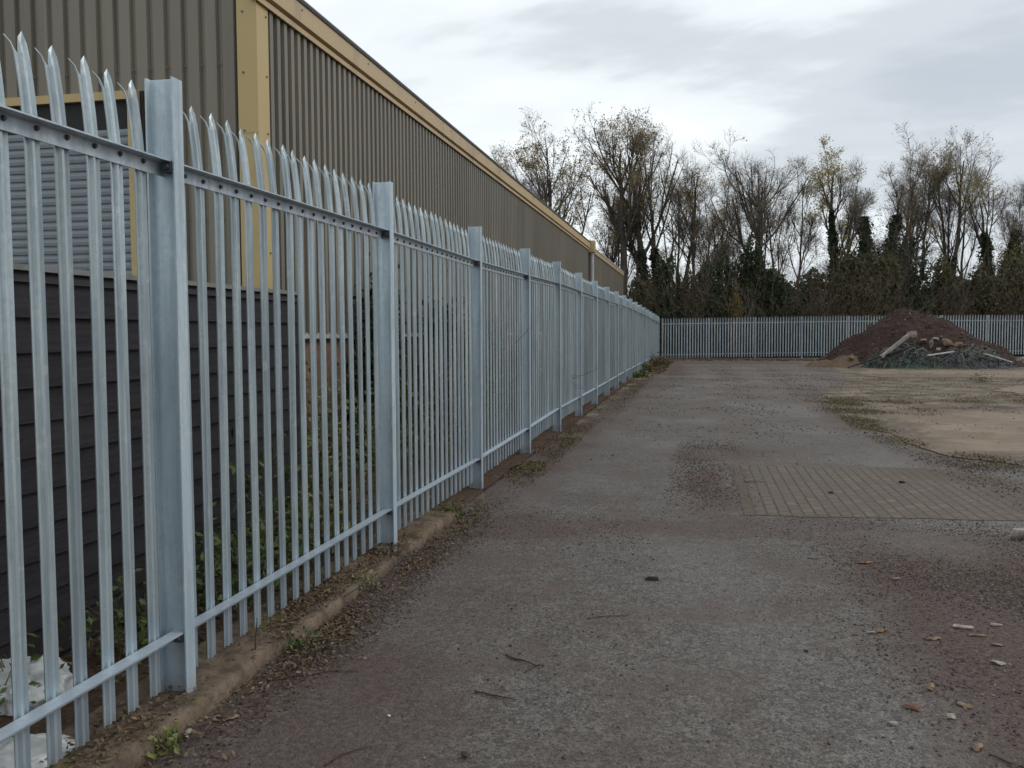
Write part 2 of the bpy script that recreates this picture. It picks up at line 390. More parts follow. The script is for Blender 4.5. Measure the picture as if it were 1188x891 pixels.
t = NT('loose_tan_soil'); p = t.pos(); n2 = t.noise(p, 14, 6, .75)
M['soil_heap'] = t.done(t.mix(t.mapr(n2, .35, .65), (0.07, 0.048, 0.034), (0.19, 0.135, 0.09)), .95, 0, .2, t.bump(n2, .9, .08))
t = NT('mixed_gravel'); r = t.island()
c = t.ramp(r, [(0, (0.030, 0.022, 0.020)), (.35, (0.075, 0.056, 0.048)), (.62, (0.065, 0.039, 0.032)), (.9, (0.12, 0.10, 0.088)), (1, (0.24, 0.21, 0.18))])
M['gravel'] = t.done(c, .85, 0, .3)

def plain(name, a, b, sc=12, rough=.8, metal=0, bumpd=.004):
    t = NT(name); p = t.objco(); n = t.noise(p, sc, 5, .7)
    return t.done(t.mix(t.mapr(n, .35, .68), a, b), rough, metal, .4, t.bump(n, .5, bumpd))
M['rubble'] = plain('concrete_rubble', (0.13, 0.108, 0.095), (0.24, 0.205, 0.175), 4)
M['rubble_or'] = plain('orange_rubble', (0.15, 0.095, 0.060), (0.235, 0.155, 0.095), 4)
M['wood_pale'] = plain('grey_weathered_timber', (0.15, 0.14, 0.12), (0.26, 0.245, 0.22), 5)
M['white_board'] = plain('whitish_board', (0.36, 0.38, 0.37), (0.50, 0.52, 0.51), 5)
M['dark_wood'] = plain('dark_damp_wood', (0.022, 0.016, 0.013), (0.06, 0.042, 0.033), 60, .8, 0, .002)
M['twig_item'] = plain('fallen_twig_bark', (0.035, 0.024, 0.020), (0.085, 0.058, 0.047), 50, .85, 0, .001)
M['brickfrag'] = plain('broken_brick', (0.15, 0.065, 0.048), (0.23, 0.115, 0.088), 60, .85, 0, .002)
M['palestone'] = plain('pale_stone', (0.21, 0.18, 0.15), (0.38, 0.34, 0.285), 50, .8, 0, .002)
M['dryleaf'] = plain('dry_leaf', (0.15, 0.095, 0.052), (0.27, 0.19, 0.115), 60, .8, 0, .001)
M['rustleaf'] = plain('rust_leaf', (0.17, 0.075, 0.035), (0.24, 0.12, 0.06), 60, .8, 0, .001)
M['sack'] = plain('white_plastic_sheeting', (0.48, 0.49, 0.48), (0.66, 0.67, 0.66), 6, .45)
M['netting'] = plain('dark_green_netting', (0.016, 0.036, 0.030), (0.060, 0.092, 0.080), 5, .7, 0, .03)
M['netting_grey'] = plain('grey_netting', (0.025, 0.034, 0.036), (0.075, 0.086, 0.088), 6, .7, 0, .03)
M['pipe_dark'] = plain('dark_pole', (0.015, 0.02, 0.018), (0.03, 0.035, 0.033), 5, .5)

# ------------------------------------------------------------------ camera
F, YAW, PITCH, ROLL, CH = 1050., .2017, .0569, .0053, 1.565
c_, s_ = cos(YAW), sin(YAW)
r0 = Vector((c_, s_, 0)); f0 = Vector((-s_, c_, 0)); up = Vector((0, 0, 1))
fw = f0*cos(PITCH) - up*sin(PITCH); uu = f0*sin(PITCH) + up*cos(PITCH)
R = r0*cos(ROLL) - uu*sin(ROLL); U = r0*sin(ROLL) + uu*cos(ROLL)
cam = bpy.data.cameras.new('camera'); co = bpy.data.objects.new('camera', cam); link(co)
mw = Matrix((R, U, -fw)).transposed().to_4x4(); mw.translation = Vector((0, 0, CH))
co.matrix_world = mw
cam.sensor_width = 36; cam.lens = F/1188*36; cam.clip_start = .05; cam.clip_end = 3000
scene.camera = co

# ------------------------------------------------------------------ world and sun
SUN_EL, SUN_AZ = radians(40), radians(78)      # azimuth measured from +Y (north) clockwise
w = bpy.data.worlds.new('World'); scene.world = w; w.use_nodes = True
nt = w.node_tree; N = nt.nodes; L = nt.links
bg = N['Background']; bg.inputs['Strength'].default_value = .10
sky = N.new('ShaderNodeTexSky'); sky.sky_type = 'NISHITA'; sky.sun_disc = False
sky.sun_elevation = SUN_EL; sky.sun_rotation = SUN_AZ; sky.air_density = 1.2; sky.dust_density = 2.5
tc = N.new('ShaderNodeTexCoord'); sx = N.new('ShaderNodeSeparateXYZ'); L.new(tc.outputs['Generated'], sx.inputs[0])
def wm(op, a, b):
    n = N.new('ShaderNodeMath'); n.operation = op
    for i, v in enumerate((a, b)):
        if isinstance(v, bpy.types.NodeSocket): L.new(v, n.inputs[i])
        else: n.inputs[i].default_value = v
    return n.outputs[0]
zc = wm('ADD', wm('MAXIMUM', sx.outputs[2], 0.0), .16)
cx = wm('DIVIDE', sx.outputs[0], zc); cy = wm('DIVIDE', sx.outputs[1], zc)
cb = N.new('ShaderNodeCombineXYZ'); L.new(cx, cb.inputs[0]); L.new(wm('MULTIPLY', cy, 1.5), cb.inputs[1]); cb.inputs[2].default_value = 3.1
def wnoise(scale, detail, rough, vec, dist=0.0):
    n = N.new('ShaderNodeTexNoise'); n.inputs['Scale'].default_value = scale; n.inputs['Detail'].default_value = detail
    n.inputs['Roughness'].default_value = rough; n.inputs['Distortion'].default_value = dist; L.new(vec, n.inputs['Vector']); return n.outputs[0]
nA = wnoise(.55, 5, .5, cb.outputs[0], .4); nB = wnoise(2.2, 4, .55, cb.outputs[0], .2)
mixn = wm('ADD', wm('MULTIPLY', nA, .78), wm('MULTIPLY', nB, .22))
# the right-hand, lower part of the sky carries the darker bank
elev = wm('SUBTRACT', sx.outputs[2], wm('ADD', wm('MULTIPLY', sx.outputs[0], .10), .17))
band = wm('MAXIMUM', wm('SUBTRACT', 1.0, wm('MULTIPLY', wm('ABSOLUTE', elev, 0.0), 5.5)), 0.0)
side = wm('MINIMUM', wm('MAXIMUM', wm('MULTIPLY', wm('ADD', sx.outputs[0], .22), 2.2), .15), 1.0)
cs = N.new('ShaderNodeCombineXYZ'); L.new(wm('MULTIPLY', sx.outputs[0], 2.2), cs.inputs[0]); L.new(wm('MULTIPLY', sx.outputs[1], 2.2), cs.inputs[1])
L.new(wm('MULTIPLY', wm('SUBTRACT', sx.outputs[2], wm('MULTIPLY', sx.outputs[0], .18)), 13.0), cs.inputs[2])
streak = wnoise(1.0, 5, .55, cs.outputs[0], .5)
bank = wm('ADD', wm('MULTIPLY', wm('MULTIPLY', band, side), .24), wm('MULTIPLY', wm('SUBTRACT', streak, .5), -.24))
cl = wm('SUBTRACT', mixn, wm('MULTIPLY', bank, 1.0))
rp = N.new('ShaderNodeValToRGB'); L.new(cl, rp.inputs[0])
cr = rp.color_ramp; cr.interpolation = 'EASE'
stops = [(.30, (4.5, 4.95, 5.45)), (.42, (5.5, 5.95, 6.35)), (.50, (7.2, 7.7, 8.0)), (.60, (8.2, 8.7, 8.9))]
while len(cr.elements) < len(stops): cr.elements.new(.5)
for e, (pp, cc) in zip(cr.elements, stops): e.position = pp; e.color = (*[v/10 for v in cc], 1)
sc = N.new('ShaderNodeVectorMath'); sc.operation = 'SCALE'; L.new(rp.outputs[0], sc.inputs[0]); sc.inputs['Scale'].default_value = 11.6
mx = N.new('ShaderNodeMix'); mx.data_type = 'RGBA'; mx.inputs[0].default_value = .95
L.new(sky.outputs[0], mx.inputs[6]); L.new(sc.outputs[0], mx.inputs[7]); L.new(mx.outputs[2], bg.inputs[0])
sun = bpy.data.lights.new('sun', 'SUN'); sun.energy = .75; sun.angle = radians(28); sun.color = (1, .97, .92)
so = bpy.data.objects.new('sun', sun); link(so)
sd = Vector((sin(SUN_AZ)*cos(SUN_EL), cos(SUN_AZ)*cos(SUN_EL), sin(SUN_EL)))
so.rotation_euler = sd.to_track_quat('Z', 'Y').to_euler(); so.location = sd*100
scene.view_settings.view_transform = 'Standard'; scene.view_settings.look = 'None'
scene.view_settings.exposure = .16; scene.view_settings.gamma = 1
try: scene.view_settings.use_curve_mapping = False
except Exception: pass

# ------------------------------------------------------------------ ground
GZ = -.06
def sheet(name, x0, x1, y0, y1, z, mat, nx=1, ny=1, fz=None):
    vs = []; fs = []
    for j in range(ny+1):
        for i in range(nx+1):
            x = x0+(x1-x0)*i/nx; y = y0+(y1-y0)*j/ny
            vs.append((x, y, z + (fz(x, y) if fz else 0)))
    for j in range(ny):
        for i in range(nx):
            a = j*(nx+1)+i; fs.append((a, a+1, a+nx+2, a+nx+1))
    return mesh_np(name, vs, fs, mat, smooth=True)
tag(sheet('ground', -400, 400, -60, 900, GZ-.004, M['soil']), 'bare brown soil and trodden ground around the yard', kind='structure')

def outline(name, pts, z, mat, label, jag=.12, sub=6, seed=1):
    """flat sheet from an outline with ragged edge"""
    rng = random.Random(seed); out = []
    n = len(pts)
    for i in range(n):
        a = Vector(pts[i]); b = Vector(pts[(i+1) % n]); L_ = (b-a).length
        k = max(1, int(L_*sub)) if L_*sub < 160 else 160
        nr = Vector((-(b-a).y, (b-a).x)).normalized()
        for q in range(k):
            t_ = q/k; j = (mnoise.noise(Vector((a.x+(b.x-a.x)*t_, a.y+(b.y-a.y)*t_, seed))*1.7)*jag*1.4 + mnoise.noise(Vector((a.x+(b.x-a.x)*t_, a.y+(b.y-a.y)*t_, seed+5))*7)*jag*.5)
            p_ = a.lerp(b, t_) + nr*j
            out.append((p_.x, p_.y))
    from mathutils.geometry import delaunay_2d_cdt
    nn_ = len(out); r_ = delaunay_2d_cdt([Vector(q) for q in out], [], [list(range(nn_))], 1, 1e-5)
    me = bpy.data.meshes.new(name); me.from_pydata([(q[0], q[1], z) for q in r_[0]], [], [tuple(f) for f in r_[2]]); me.materials.append(mat)
    if sum(p_.normal.z for p_ in me.polygons) < 0: me.flip_normals()
    o = bpy.data.objects.new(name, me); link(o); return tag(o, label, kind='structure')

outline('asphalt_yard', [(-2.2, -6), (9, -6), (9, 7.6), (5.2, 8.6), (4.6, 11.4), (3.35, 12.0), (2.95, 13.4), (2.85, 17), (2.8, 22), (3.4, 26), (4.6, 30), (5.4, 35), (6.0, 43), (5.0, 49.5), (-1.2, 50.5), (-1.7, 30), (-2.15, 12), (-2.15, 4)],
        GZ, M['asphalt'], 'worn grey asphalt with muddy stains', .18, 3, 3)
outline('block_paving', [(.42, 8.17), (3.6, 8.38), (3.55, 10.4), (2.72, 11.35), (.42, 11.25)], GZ+.004, M['paving'], 'patch of brown block paving set in the asphalt', .05, 12, 9)
outline('concrete_slab', [(2.98, 13.3), (3.4, 12.25), (4.0, 11.6), (6.5, 11.2), (14, 11.2), (14, 22.5), (7.5, 21.2), (5.6, 19.6), (3.1, 19.8), (2.95, 17)], GZ+.008, M['slab'], 'pale tan weathered concrete slab at the right', .16, 4, 4)
outline('concrete_slab', [(8.0, 24.2), (16, 24.5), (18, 30), (8.8, 28.4), (7.7, 26.3)], GZ+.008, M['slab'], 'far strip of pale concrete slab beyond the grass', .25, 4, 6)
outline('concrete_slab', [(6.2, 33), (20, 33.5), (22, 38.5), (7.0, 39.2), (5.9, 36)], GZ+.008, M['slab'], 'pinkish tan slab in front of the spoil heap', .3, 3, 8)

def vz(x, y):
    return .035*mnoise.noise(Vector((x*3, y*3, 2))) + .02*mnoise.noise(Vector((x*11, y*11, 5)))
tag(sheet('verge', -4.5, -2.12, -2, 55, -.045, M['verge'], 24, 560, vz), 'dark soil strip between the fence and the long building', kind='structure')

# broken concrete edging under the fence
def edging(name, y0, y1, label, seed):
    vs = []; fs = []; ny = int((y1-y0)/.02); nx = 16
    for j in range(ny+1):
        y = y0+(y1-y0)*j/ny
        e = .035*mnoise.noise(Vector((seed, y*1.6, 0))) + .012*mnoise.noise(Vector((seed, y*7, 0)))
        endf = min(1, (y-y0)/.15, (y1-y)/.15); xr = -2.02 + e - .08*(1-endf); xl = -2.46
        xr -= .045; prof = [(xr+.018, GZ-.02), (xr+.012, GZ+.02), (xr+.008, GZ+.050), (xr-.006, .000)]
        for i in range(nx-3):
            u = i/(nx-4); prof.append((xr-.02+(xl-xr)*u, .004-.02*u*u))
        for i, (x, z) in enumerate(prof):
            nn = .006*mnoise.noise(Vector((x*9, y*9, seed))) + .008*mnoise.noise(Vector((x*26, y*26, seed))) + .008*mnoise.noise(Vector((x*60, y*60, seed)))
            vs.append((x + nn, y, (z + nn*1.1)*endf + (GZ-.02)*(1-endf)))
    k = nx+1
    for j in range(ny):
        for i in range(k-1): a = j*k+i; fs.append((a, a+k, a+k+1, a+1))
    return tag(mesh_np(name, vs, fs, M['edging'], smooth=True), label, 'edging', 'lengths of old concrete edging under the fence')
edging('concrete_edging', -.5, 6.12, 'long broken concrete edging under the nearest fence bays', 1.3)
edging('concrete_edging', 6.2, 7.75, 'short concrete edging just beyond the second fence post', 4.1)

# ------------------------------------------------------------------ palisade fence
FX = -2.16; HY0, BAY = 3.56, 2.75; HT = 2.65
def zo(y):            # ground level under the fence line
    xs = [-5, 3.5, 6.3, 9.05, 11.8, 14.5, 20, 30, 40, 47, 54.2]
    zs = [0, -.01, .0, -.01, .015, .05, .04, .05, .02, -.02, -.05]
    return float(np.interp(y, xs, zs))
def ht(y): return float(np.interp(y, [-5, 30, 54.2], [HT, HT+.0, 2.50]))

def pale_mesh(name, H, far=False):
    """W-section pale, 70 mm wide along local Y, rib toward +X, head cut to points and splayed outward"""
    prof = [(-.0345, -.003), (-.026, -.013), (-.012, -.013), (-.006, 0.0), (.006, 0.0), (.012, -.013), (.026, -.013), (.0345, -.003)]
    zb, zt = .05, H-.025
    zc = zt-.085
    def off(z):
        k = max(0, z-(zt-.46)); return -.20*k*k
    vs = []; fs = []
    rows = [zb, zb+.9, zt-.46, zt-.38, zt-.30, zt-.22, zt-.15, zc]
    n = len(prof)
    for z in rows:
        for y, x in prof: vs.append((x+off(z), y, z))
    for r in range(len(rows)-1):
        for i in range(n-1):
            a = r*n+i; fs.append((a, a+1, a+n+1, a+n))
    b = (len(rows)-1)*n
    def V(x, y, z): vs.append((x, y, z)); return len(vs)-1
    zm = zc+.07
    # far wing and middle rise together to one broad raked point
    ids = (2, 3, 4, 5, 6, 7); wk = (.05, .18, .36, .52, .72, .62)
    m = [V(prof[i][1]*.85-.003+off(zc+.07*k)+.001, prof[i][0]*.95+.001, zc+.07*k) for i, k in zip(ids, wk)]
    for q in range(5): fs.append((b+ids[q], b+ids[q+1], m[q+1], m[q]))
    ap = V(off(zt)-.010, .026, zt); ap0 = V(off(zt)-.012, .010, zt-.022)
    for q in range(5): fs.append((m[q], m[q+1], ap0 if q < 3 else ap))
    fs.append((m[3], ap, ap0))
    # near wing is bent outward as a short prong
    p1 = [V(-.008+off(zc+.03)-.004, -.035, zc+.030), V(-.020+off(zc+.03)-.006, -.019, zc+.028)]
    fs.append((b, b+1, p1[1], p1[0])); fs.append((b+1, b+2, p1[1]))
    ap2 = V(off(zt)-.036, -.027, zc+.062); fs.append((p1[0], p1[1], ap2))
    me = bpy.data.meshes.new(name); me.from_pydata(vs, [], fs)
    if not far:
        bm = bmesh.new(); bm.from_mesh(me); bmesh.ops.recalc_face_normals(bm, faces=bm.faces)
        bmesh.ops.solidify(bm, geom=bm.faces[:], thickness=.0030); bm.to_mesh(me); bm.free()
    me.materials.append(M['galv'])
    return me

def ipost(mb, x0, x1, yc, z0, z1, fwid=.074, ft=.009, wt=.007):
    hx = fwid/2; hw = wt/2
    prof = [(x0, yc-hx), (x0+ft, yc-hx), (x0+ft, yc-hw), (x1-ft, yc-hw), (x1-ft, yc-hx), (x1, yc-hx),
            (x1, yc+hx), (x1-ft, yc+hx), (x1-ft, yc+hw), (x0+ft, yc+hw), (x0+ft, yc+hx), (x0, yc+hx)]
    mb.prism(prof, 'z', z0, z1)

def make_bolt(parent, loc):
    global BOLT
    if BOLT is None:
        b = MB(); b.tube([(0, 0, 0), (.003, 0, 0)], .011, 10); b.tube([(.003, 0, 0), (.011, 0, 0)], .0075, 6)
        o = b.build('bolt', M['bolt'], parent); BOLT = o.data; o.location = loc; return o
    o = bpy.data.objects.new('bolt', BOLT); o.location = loc; return link(o, parent)
BOLT = None

fence = empty('palisade_fence', (FX, HY0, 0))
tag(fence, 'long galvanised steel palisade fence on the left, running from the foreground to the far corner', 'fence')
inv = Vector((FX, HY0, 0))
def rel(v): return v  # children are built in fence-local space
NP = 19
posts = {}
for n in range(-1, NP):
    y = n*BAY - .037; yw = HY0 + y; z0 = zo(yw)
    mb = MB(); ipost(mb, -.130, 0, y, z0-.35, z0+ht(yw)); po = mb.build('post', M['galv_post'], fence, bevel=.0015)
    if n in (0, 2): po.rotation_euler = (0, radians(.12), 0)
    posts[n] = po
    if n < 4:
        for zz in (2.275, .262):
            mb = MB(); mb.box(-.052, -.012, y-.045, y-.0045, z0+zz-.02, z0+zz+.02)
            mb.tube([(-.03, y-.06, z0+zz), (-.03, y-.045, z0+zz)], .012, 6)
            mb.tube([(-.0325, y-.030, z0+zz), (-.010, y-.030, z0+zz)], .009, 6)
            mb.build('rail_cleat', M['bolt'], po)
# corner post
mb = MB(); ye = 54.0-HY0; ipost(mb, -.13, 0, ye, zo(54)-.3, zo(54)+2.45); mb.build('post', M['galv_post'], fence)

def rail(parent, x, ya, yb, za, zb, top, name='rail'):
    """rolled steel angle: flat leg on top, upright leg against the pales; za/zb = top surface heights"""
    t_ = .006; a = .062 if top else .045; bw = .060
    pr = [(x-bw, 0), (x, 0), (x, -t_), (x-bw+t_, -t_), (x-bw+t_, -a), (x-bw, -a)]
    mb = MB(); n = len(pr)
    v = [(p[0], ya, za+p[1]) for p in pr] + [(p[0], yb, zb+p[1]) for p in pr]
    mb.add(v, [tuple(range(n)), tuple(range(2*n-1, n-1, -1))] + [(i, i+n, (i+1) % n + n, (i+1) % n) for i in range(n)])
    return mb.build(name, M['galv_rail'], parent)

TR, BR = 2.305, .285
pale_me = pale_mesh('pale', HT); pale_far = pale_mesh('pale_far', HT, True)
pales = []
for n in range(-1, NP):
    ya = n*BAY - .037 + .006; yb = (n+1)*BAY - .037 - .006
    if n == NP-1: yb = ye-.006
    wa, wb = HY0+ya, HY0+yb
    rt = rail(fence, -.011, ya, yb, zo(wa)+TR+(ht(wa)-HT), zo(wb)+TR+(ht(wb)-HT), True)
    rb = rail(fence, -.011, ya, yb, zo(wa)+BR, zo(wb)+BR, False)
    npl = 17 if n < NP-1 else max(2, int((yb-ya)/.1618))
    for k in range(npl):
        y = n*BAY - .037 + (k+1)*BAY/18
        if y > ye-.05: break
        pales.append((y, n))
        if -1 < n < 4:
            zz = zo(wa) + (zo(wb)-zo(wa))*(k+1)/18 + TR - .034
            make_bolt(rt, (-.0648, y, zz))
        elif n == -1 and k > 8:
            make_bolt(rt, (-.0648, y, TR-.032))
PX = -.0725
vis = [q for q in pales if q[0]+HY0 > 2.05]; hid = [q for q in pales if q[0]+HY0 <= 2.05]
rng = random.Random(5)
near = vis[:100]; farp = vis[100:] + hid
for (y, n) in near:
    o = bpy.data.objects.new('pale', pale_me); link(o, fence)
    o.location = (PX, y + rng.uniform(-.004, .004), zo(y+HY0) + rng.uniform(-.006, .006))
    o.rotation_euler = (rng.uniform(-.0022, .0022), rng.uniform(-.002, .002), rng.uniform(-.03, .03))
def join_pales(name, lst, parent, mk):
    v0 = np.array([v.co[:] for v in pale_far.vertices]); f0_ = [tuple(p.vertices) for p in pale_far.polygons]
    V = []; Fc = []
    for q in lst:
        m = mk(q); vv = v0 @ np.array(m.to_3x3()).T + np.array(m.translation); b = len(V)*len(v0)
        V.append(vv); Fc += [tuple(i+b for i in f) for f in f0_]
    return mesh_np(name, np.concatenate(V), Fc, M['galv'], parent)
def mk1(q):
    y = q[0]; s = (ht(y+HY0))/HT
    return Matrix.Translation((PX, y+rng.uniform(-.004, .004), zo(y+HY0)+rng.uniform(-.006, .006))) @ Matrix.Diagonal((1, 1, s, 1)) @ Matrix.Rotation(rng.uniform(-.03, .03), 4, 'Z')
o = join_pales('pales', farp, fence, mk1); o['kind'] = 'stuff'

# fence across the end of the yard: local +Y runs to the right
FA = radians(-78.4)     # direction of the far fence (local +Y rotated towards +X)
far = empty('palisade_fence', (FX+.02, 54.15, 0), FA)
tag(far, 'distant galvanised palisade fence across the end of the yard, below the trees', 'fence')
FH = 2.44; NB = 11
def zf(y): return -.05 + .010*min(y, 12)/1.0*.9
for n in range(0, NB):
    y = n*BAY+.15; mb = MB(); ipost(mb, -.155, -.052, y, zf(y)-.3, zf(y)+FH-.06); mb.build('post', M['galv_post'], far)
    ya, yb = y+.006, y+BAY-.006
    rail(far, -.004, ya-.012, yb, zf(ya)+2.10, zf(yb)+2.10, True); rail(far, -.004, ya-.012, yb, zf(ya)+.28, zf(yb)+.28, False)
fp = [(n*BAY+.15 + k*BAY/17, n) for n in range(NB) for k in range(17)]
sF = FH/HT
fme = pale_me.copy()
for v in fme.vertices: v.co.z *= sF
# pales stand on the yard side of the rails here
fnear = fp[:100]
for (y, n) in fnear:
    o = bpy.data.objects.new('pale', fme); link(o, far)
    o.location = (.004, y, zf(y)+rng.uniform(-.012, .012)); o.rotation_euler = (rng.uniform(-.004, .004), 0, pi+rng.uniform(-.05, .05))
def mk2(q):
    y = q[0]
    return Matrix.Translation((.004, y, zf(y)+rng.uniform(-.012, .012))) @ Matrix.Rotation(pi, 4, 'Z') @ Matrix.Diagonal((1, 1, sF, 1))
o = join_pales('pales', fp[100:], far, mk2); o['kind'] = 'stuff'

# ------------------------------------------------------------------ long industrial building
bld = empty('industrial_building', (-4.4, 8.62, 0))
tag(bld, 'long brown-clad industrial unit with buff corner and eave trim behind the left fence', 'building')
BX, BY0, BY1, JY = -4.4, 8.62, 54.6, 37.0       # joint between the two lengths
EZ = 4.93                                       # top of the cladding
def Lc(x, y, z): return (x-BX, y-BY0, z)
def ribbed(name, mat, along, a, b, fixed, z0, z1, pitch, depth, out, crown=.42, skew=.13):
    """trapezoid sheet; along 'y' (wall faces +x) or 'x' (wall faces -y)"""
    n = int(round(abs(b-a)/pitch)); pts = []
    st = (b-a)/n
    for i in range(n):
        u = a+i*st
        pts += [(u, 0), (u+st*(1-crown-2*skew), 0), (u+st*(1-crown-skew), depth), (u+st*(1-skew), depth)]
    pts.append((b, 0))
    vs = []; fs = []
    for (u, d) in pts:
        for z in (z0, z1):
            vs.append(Lc(fixed+d*out, u, z) if along == 'y' else Lc(u, fixed+d*out, z))
    for i in range(len(pts)-1): fs.append((2*i, 2*i+2, 2*i+3, 2*i+1))
    o = mesh_np(name, vs, fs, mat, bld)
    md = o.modifiers.new('thick', 'SOLIDIFY'); md.thickness = .003; md.offset = 0
    return o
ribbed('wall_cladding', M['clad'], 'y', BY0+.16, JY-.12, BX, 1.56, EZ, .167, .050, 1, .43, .07)
ribbed('wall_cladding', M['clad'], 'y', JY+.45, BY1-.06, BX, 1.56, EZ, .167, .050, 1, .43, .07)
ribbed('wall_cladding', M['clad'], 'x', BX-.15, BX-20.0, BY0, 1.56, 7.2, .195, .040, -1, .62, .09)
for zz in (4.30, 2.75):
    for k in range(14):
        b = MB(); xx = -.36-.195*k; b.tube([(xx, -.040, zz), (xx, -.050, zz)], .012, 6); b.build('fixing', M['bolt'], bld)
# lower brick walls
mb = MB(); mb.box(0-.25, 0+.02, .0, BY1-BY0, -.2, 1.52); mb.build('brick_wall', M['brick'], bld)
mb = MB(); mb.box(-20, -.252, -.02, .23, -.2, 1.52); mb.build('brick_wall', M['brick'], bld)
mb = MB(); mb.prism([(.02, 1.522), (.085, 1.50), (.09, 1.51), (.03, 1.575), (.0, 1.575)], 'y', -.02, BY1-BY0); mb.build('wall_flashing', M['pale_flash'], bld)
# inner lining so that no light passes behind the sheets
mb = MB(); mb.box(-19.8, -.06, .06, BY1-BY0-.1, 1.53, 4.8); mb.build('inner_wall', M['void'], bld)
# buff corner trim, an angle folded round the corner
mb = MB(); mb.prism([(-.165, -.052), (.052, -.052), (.052, .20), (.044, .20), (.044, -.044), (-.165, -.044)], 'z', 1.50, 4.99)
mb.box(-.167, .054, -.056, -.050, 3.596, 3.604)
ct = mb.build('corner_trim', M['buff'], bld)
for zz in (2.4, 3.25, 3.62, 4.2, 4.8):
    for (x, y, dx, dy) in ((-.10, -.054, 0, -.008), (.054, .15, .008, 0)):
        b = MB(); b.tube([(x, y, zz), (x+dx, y+dy, zz)], .010, 8); b.build('fixing', M['bolt'], ct)
# eave flashing (two folds), gutter and their far, thinner continuation
ln = JY-BY0
mb = MB(); mb.prism([(.045, EZ-.02), (.075, EZ-.045), (.084, EZ-.04), (.084, EZ+.015), (.058, EZ+.028), (.058, EZ+.042), (.115, EZ+.050), (.115, EZ+.255), (.0, EZ+.255), (0, EZ-.02)], 'y', -.10, ln)
ef = mb.build('eave_flashing', M['tan_trim'], bld)
for k in range(9):
    b = MB(); yy = .9+k*2.05; b.tube([(.114, yy, EZ+.19), (.122, yy, EZ+.19)], .012, 6); b.build('fixing', M['bolt'], ef)
mb = MB(); mb.prism([(-.1, EZ+.257), (.130, EZ+.257), (.140, EZ+.285), (.134, EZ+.305), (-.1, EZ+.305)], 'y', -.12, ln); mb.build('gutter', M['gutter'], bld)
mb = MB(); mb.prism([(.045, EZ-.02), (.09, EZ-.02), (.09, EZ+.16), (0, EZ+.16), (0, EZ-.02)], 'y', ln+.40, BY1-BY0+.02); mb.build('eave_flashing', M['tan_trim'], bld)
mb = MB(); mb.prism([(-.1, EZ+.162), (.11, EZ+.162), (.11, EZ+.215), (-.1, EZ+.215)], 'y', ln+.40, BY1-BY0+.02); mb.build('gutter', M['downpipe'], bld)
mb = MB(); mb.box(-.02, .30, ln-.02, ln+.38, EZ-.13, EZ+.36); mb.build('gutter_hopper', M['tan_trim'], bld, bevel=.02)
mb = MB(); mb.tube([(.16, ln+.20, EZ-.13), (.16, ln+.20, -.1)], .085, 12)
for zz in (1.0, 2.6, 4.2): mb.tube([(.16, ln+.20, zz), (.16, ln+.20, zz+.06)], .10, 12)
mb.build('downpipe', M['downpipe'], bld, smooth=False)
mb = MB(); mb.box(-.05, .012, ln-.12, ln+.45, 1.56, EZ); mb.build('gap_shade', M['void'], bld)  # near-black strip, the shade of the gap is put into its colour
mb = MB(); mb.box(-.03, .055, BY1-BY0-.06, BY1-BY0+.03, 1.50, EZ+.16); mb.build('corner_trim', M['pale_flash'], bld)
# roof: low pitch, seen only from elsewhere
mb = MB(); mb.prism([(-.1, EZ+.34), (-10, EZ+1.75), (-20, EZ+.34), (-20, EZ+.26), (-10, EZ+1.67), (-.1, EZ+.26)], 'y', -.05, BY1-BY0); mb.build('roof', M['roof'], bld)
mb = MB(); mb.prism([(-.06, 4.8), (-10, 6.5), (-19.8, 4.8)], 'y', .07, .2); mb.build('gable_lining', M['void'], bld)
for o in list(bld.children):
    if o.name.startswith('wall_cladding') and len(o.data.vertices):
        zmax = max(v.co.z for v in o.data.vertices)
        if zmax > 7:      # trim the gable sheet to the roof slope
            for v in o.data.vertices:
                if v.co.z > 2: v.co.z = EZ+.26 + 1.41*(1-abs(v.co.x+10)/10)
# shuttered window in the gable
win = MB(); wx0, wx1, wz0, wz1 = -3.4, -1.27, 1.95, 4.08      # local x
fr = .11
win.box(wx0-.02, wx1, -.115, .02, wz1-.085, wz1); win.box(wx1-fr, wx1, -.115, .02, wz0, wz1-.085); win.box(wx0-.02, wx0+fr, -.115, .02, wz0, wz1-.085)
wf = win.build('window_frame', M['buff'], bld)
mb = MB(); mb.box(wx0+fr, wx1-fr, -.060, -.045, wz0, wz1-.085); mb.build('window_dark_panel', M['void'], wf)  # flat panel whose near-black colour gives the shutter box its shade
mb = MB(); mb.box(wx1+.002, wx1+.045, -.06, -.045, wz0, wz1); mb.build('window_dark_panel', M['void'], wf)  # narrow near-black strip along the outer side of the right jamb
vs = []; fs = []; zt = wz1-.085-.30; pitch = .086; k = 0; z = zt
prof = []
while z > wz0:
    prof += [(-.075, z), (-.094, z-.006), (-.098, z-.035), (-.094, z-.066), (-.075, z-.070)]; z -= pitch
for (d, z_) in prof:
    vs += [(wx0+fr, d, z_), (wx1-fr, d, z_)]
for i in range(len(prof)-1): fs.append((2*i, 2*i+1, 2*i+3, 2*i+2))
o = mesh_np('shutter', vs, fs, M['shutter'], wf)
md = o.modifiers.new('thick', 'SOLIDIFY'); md.thickness = .002

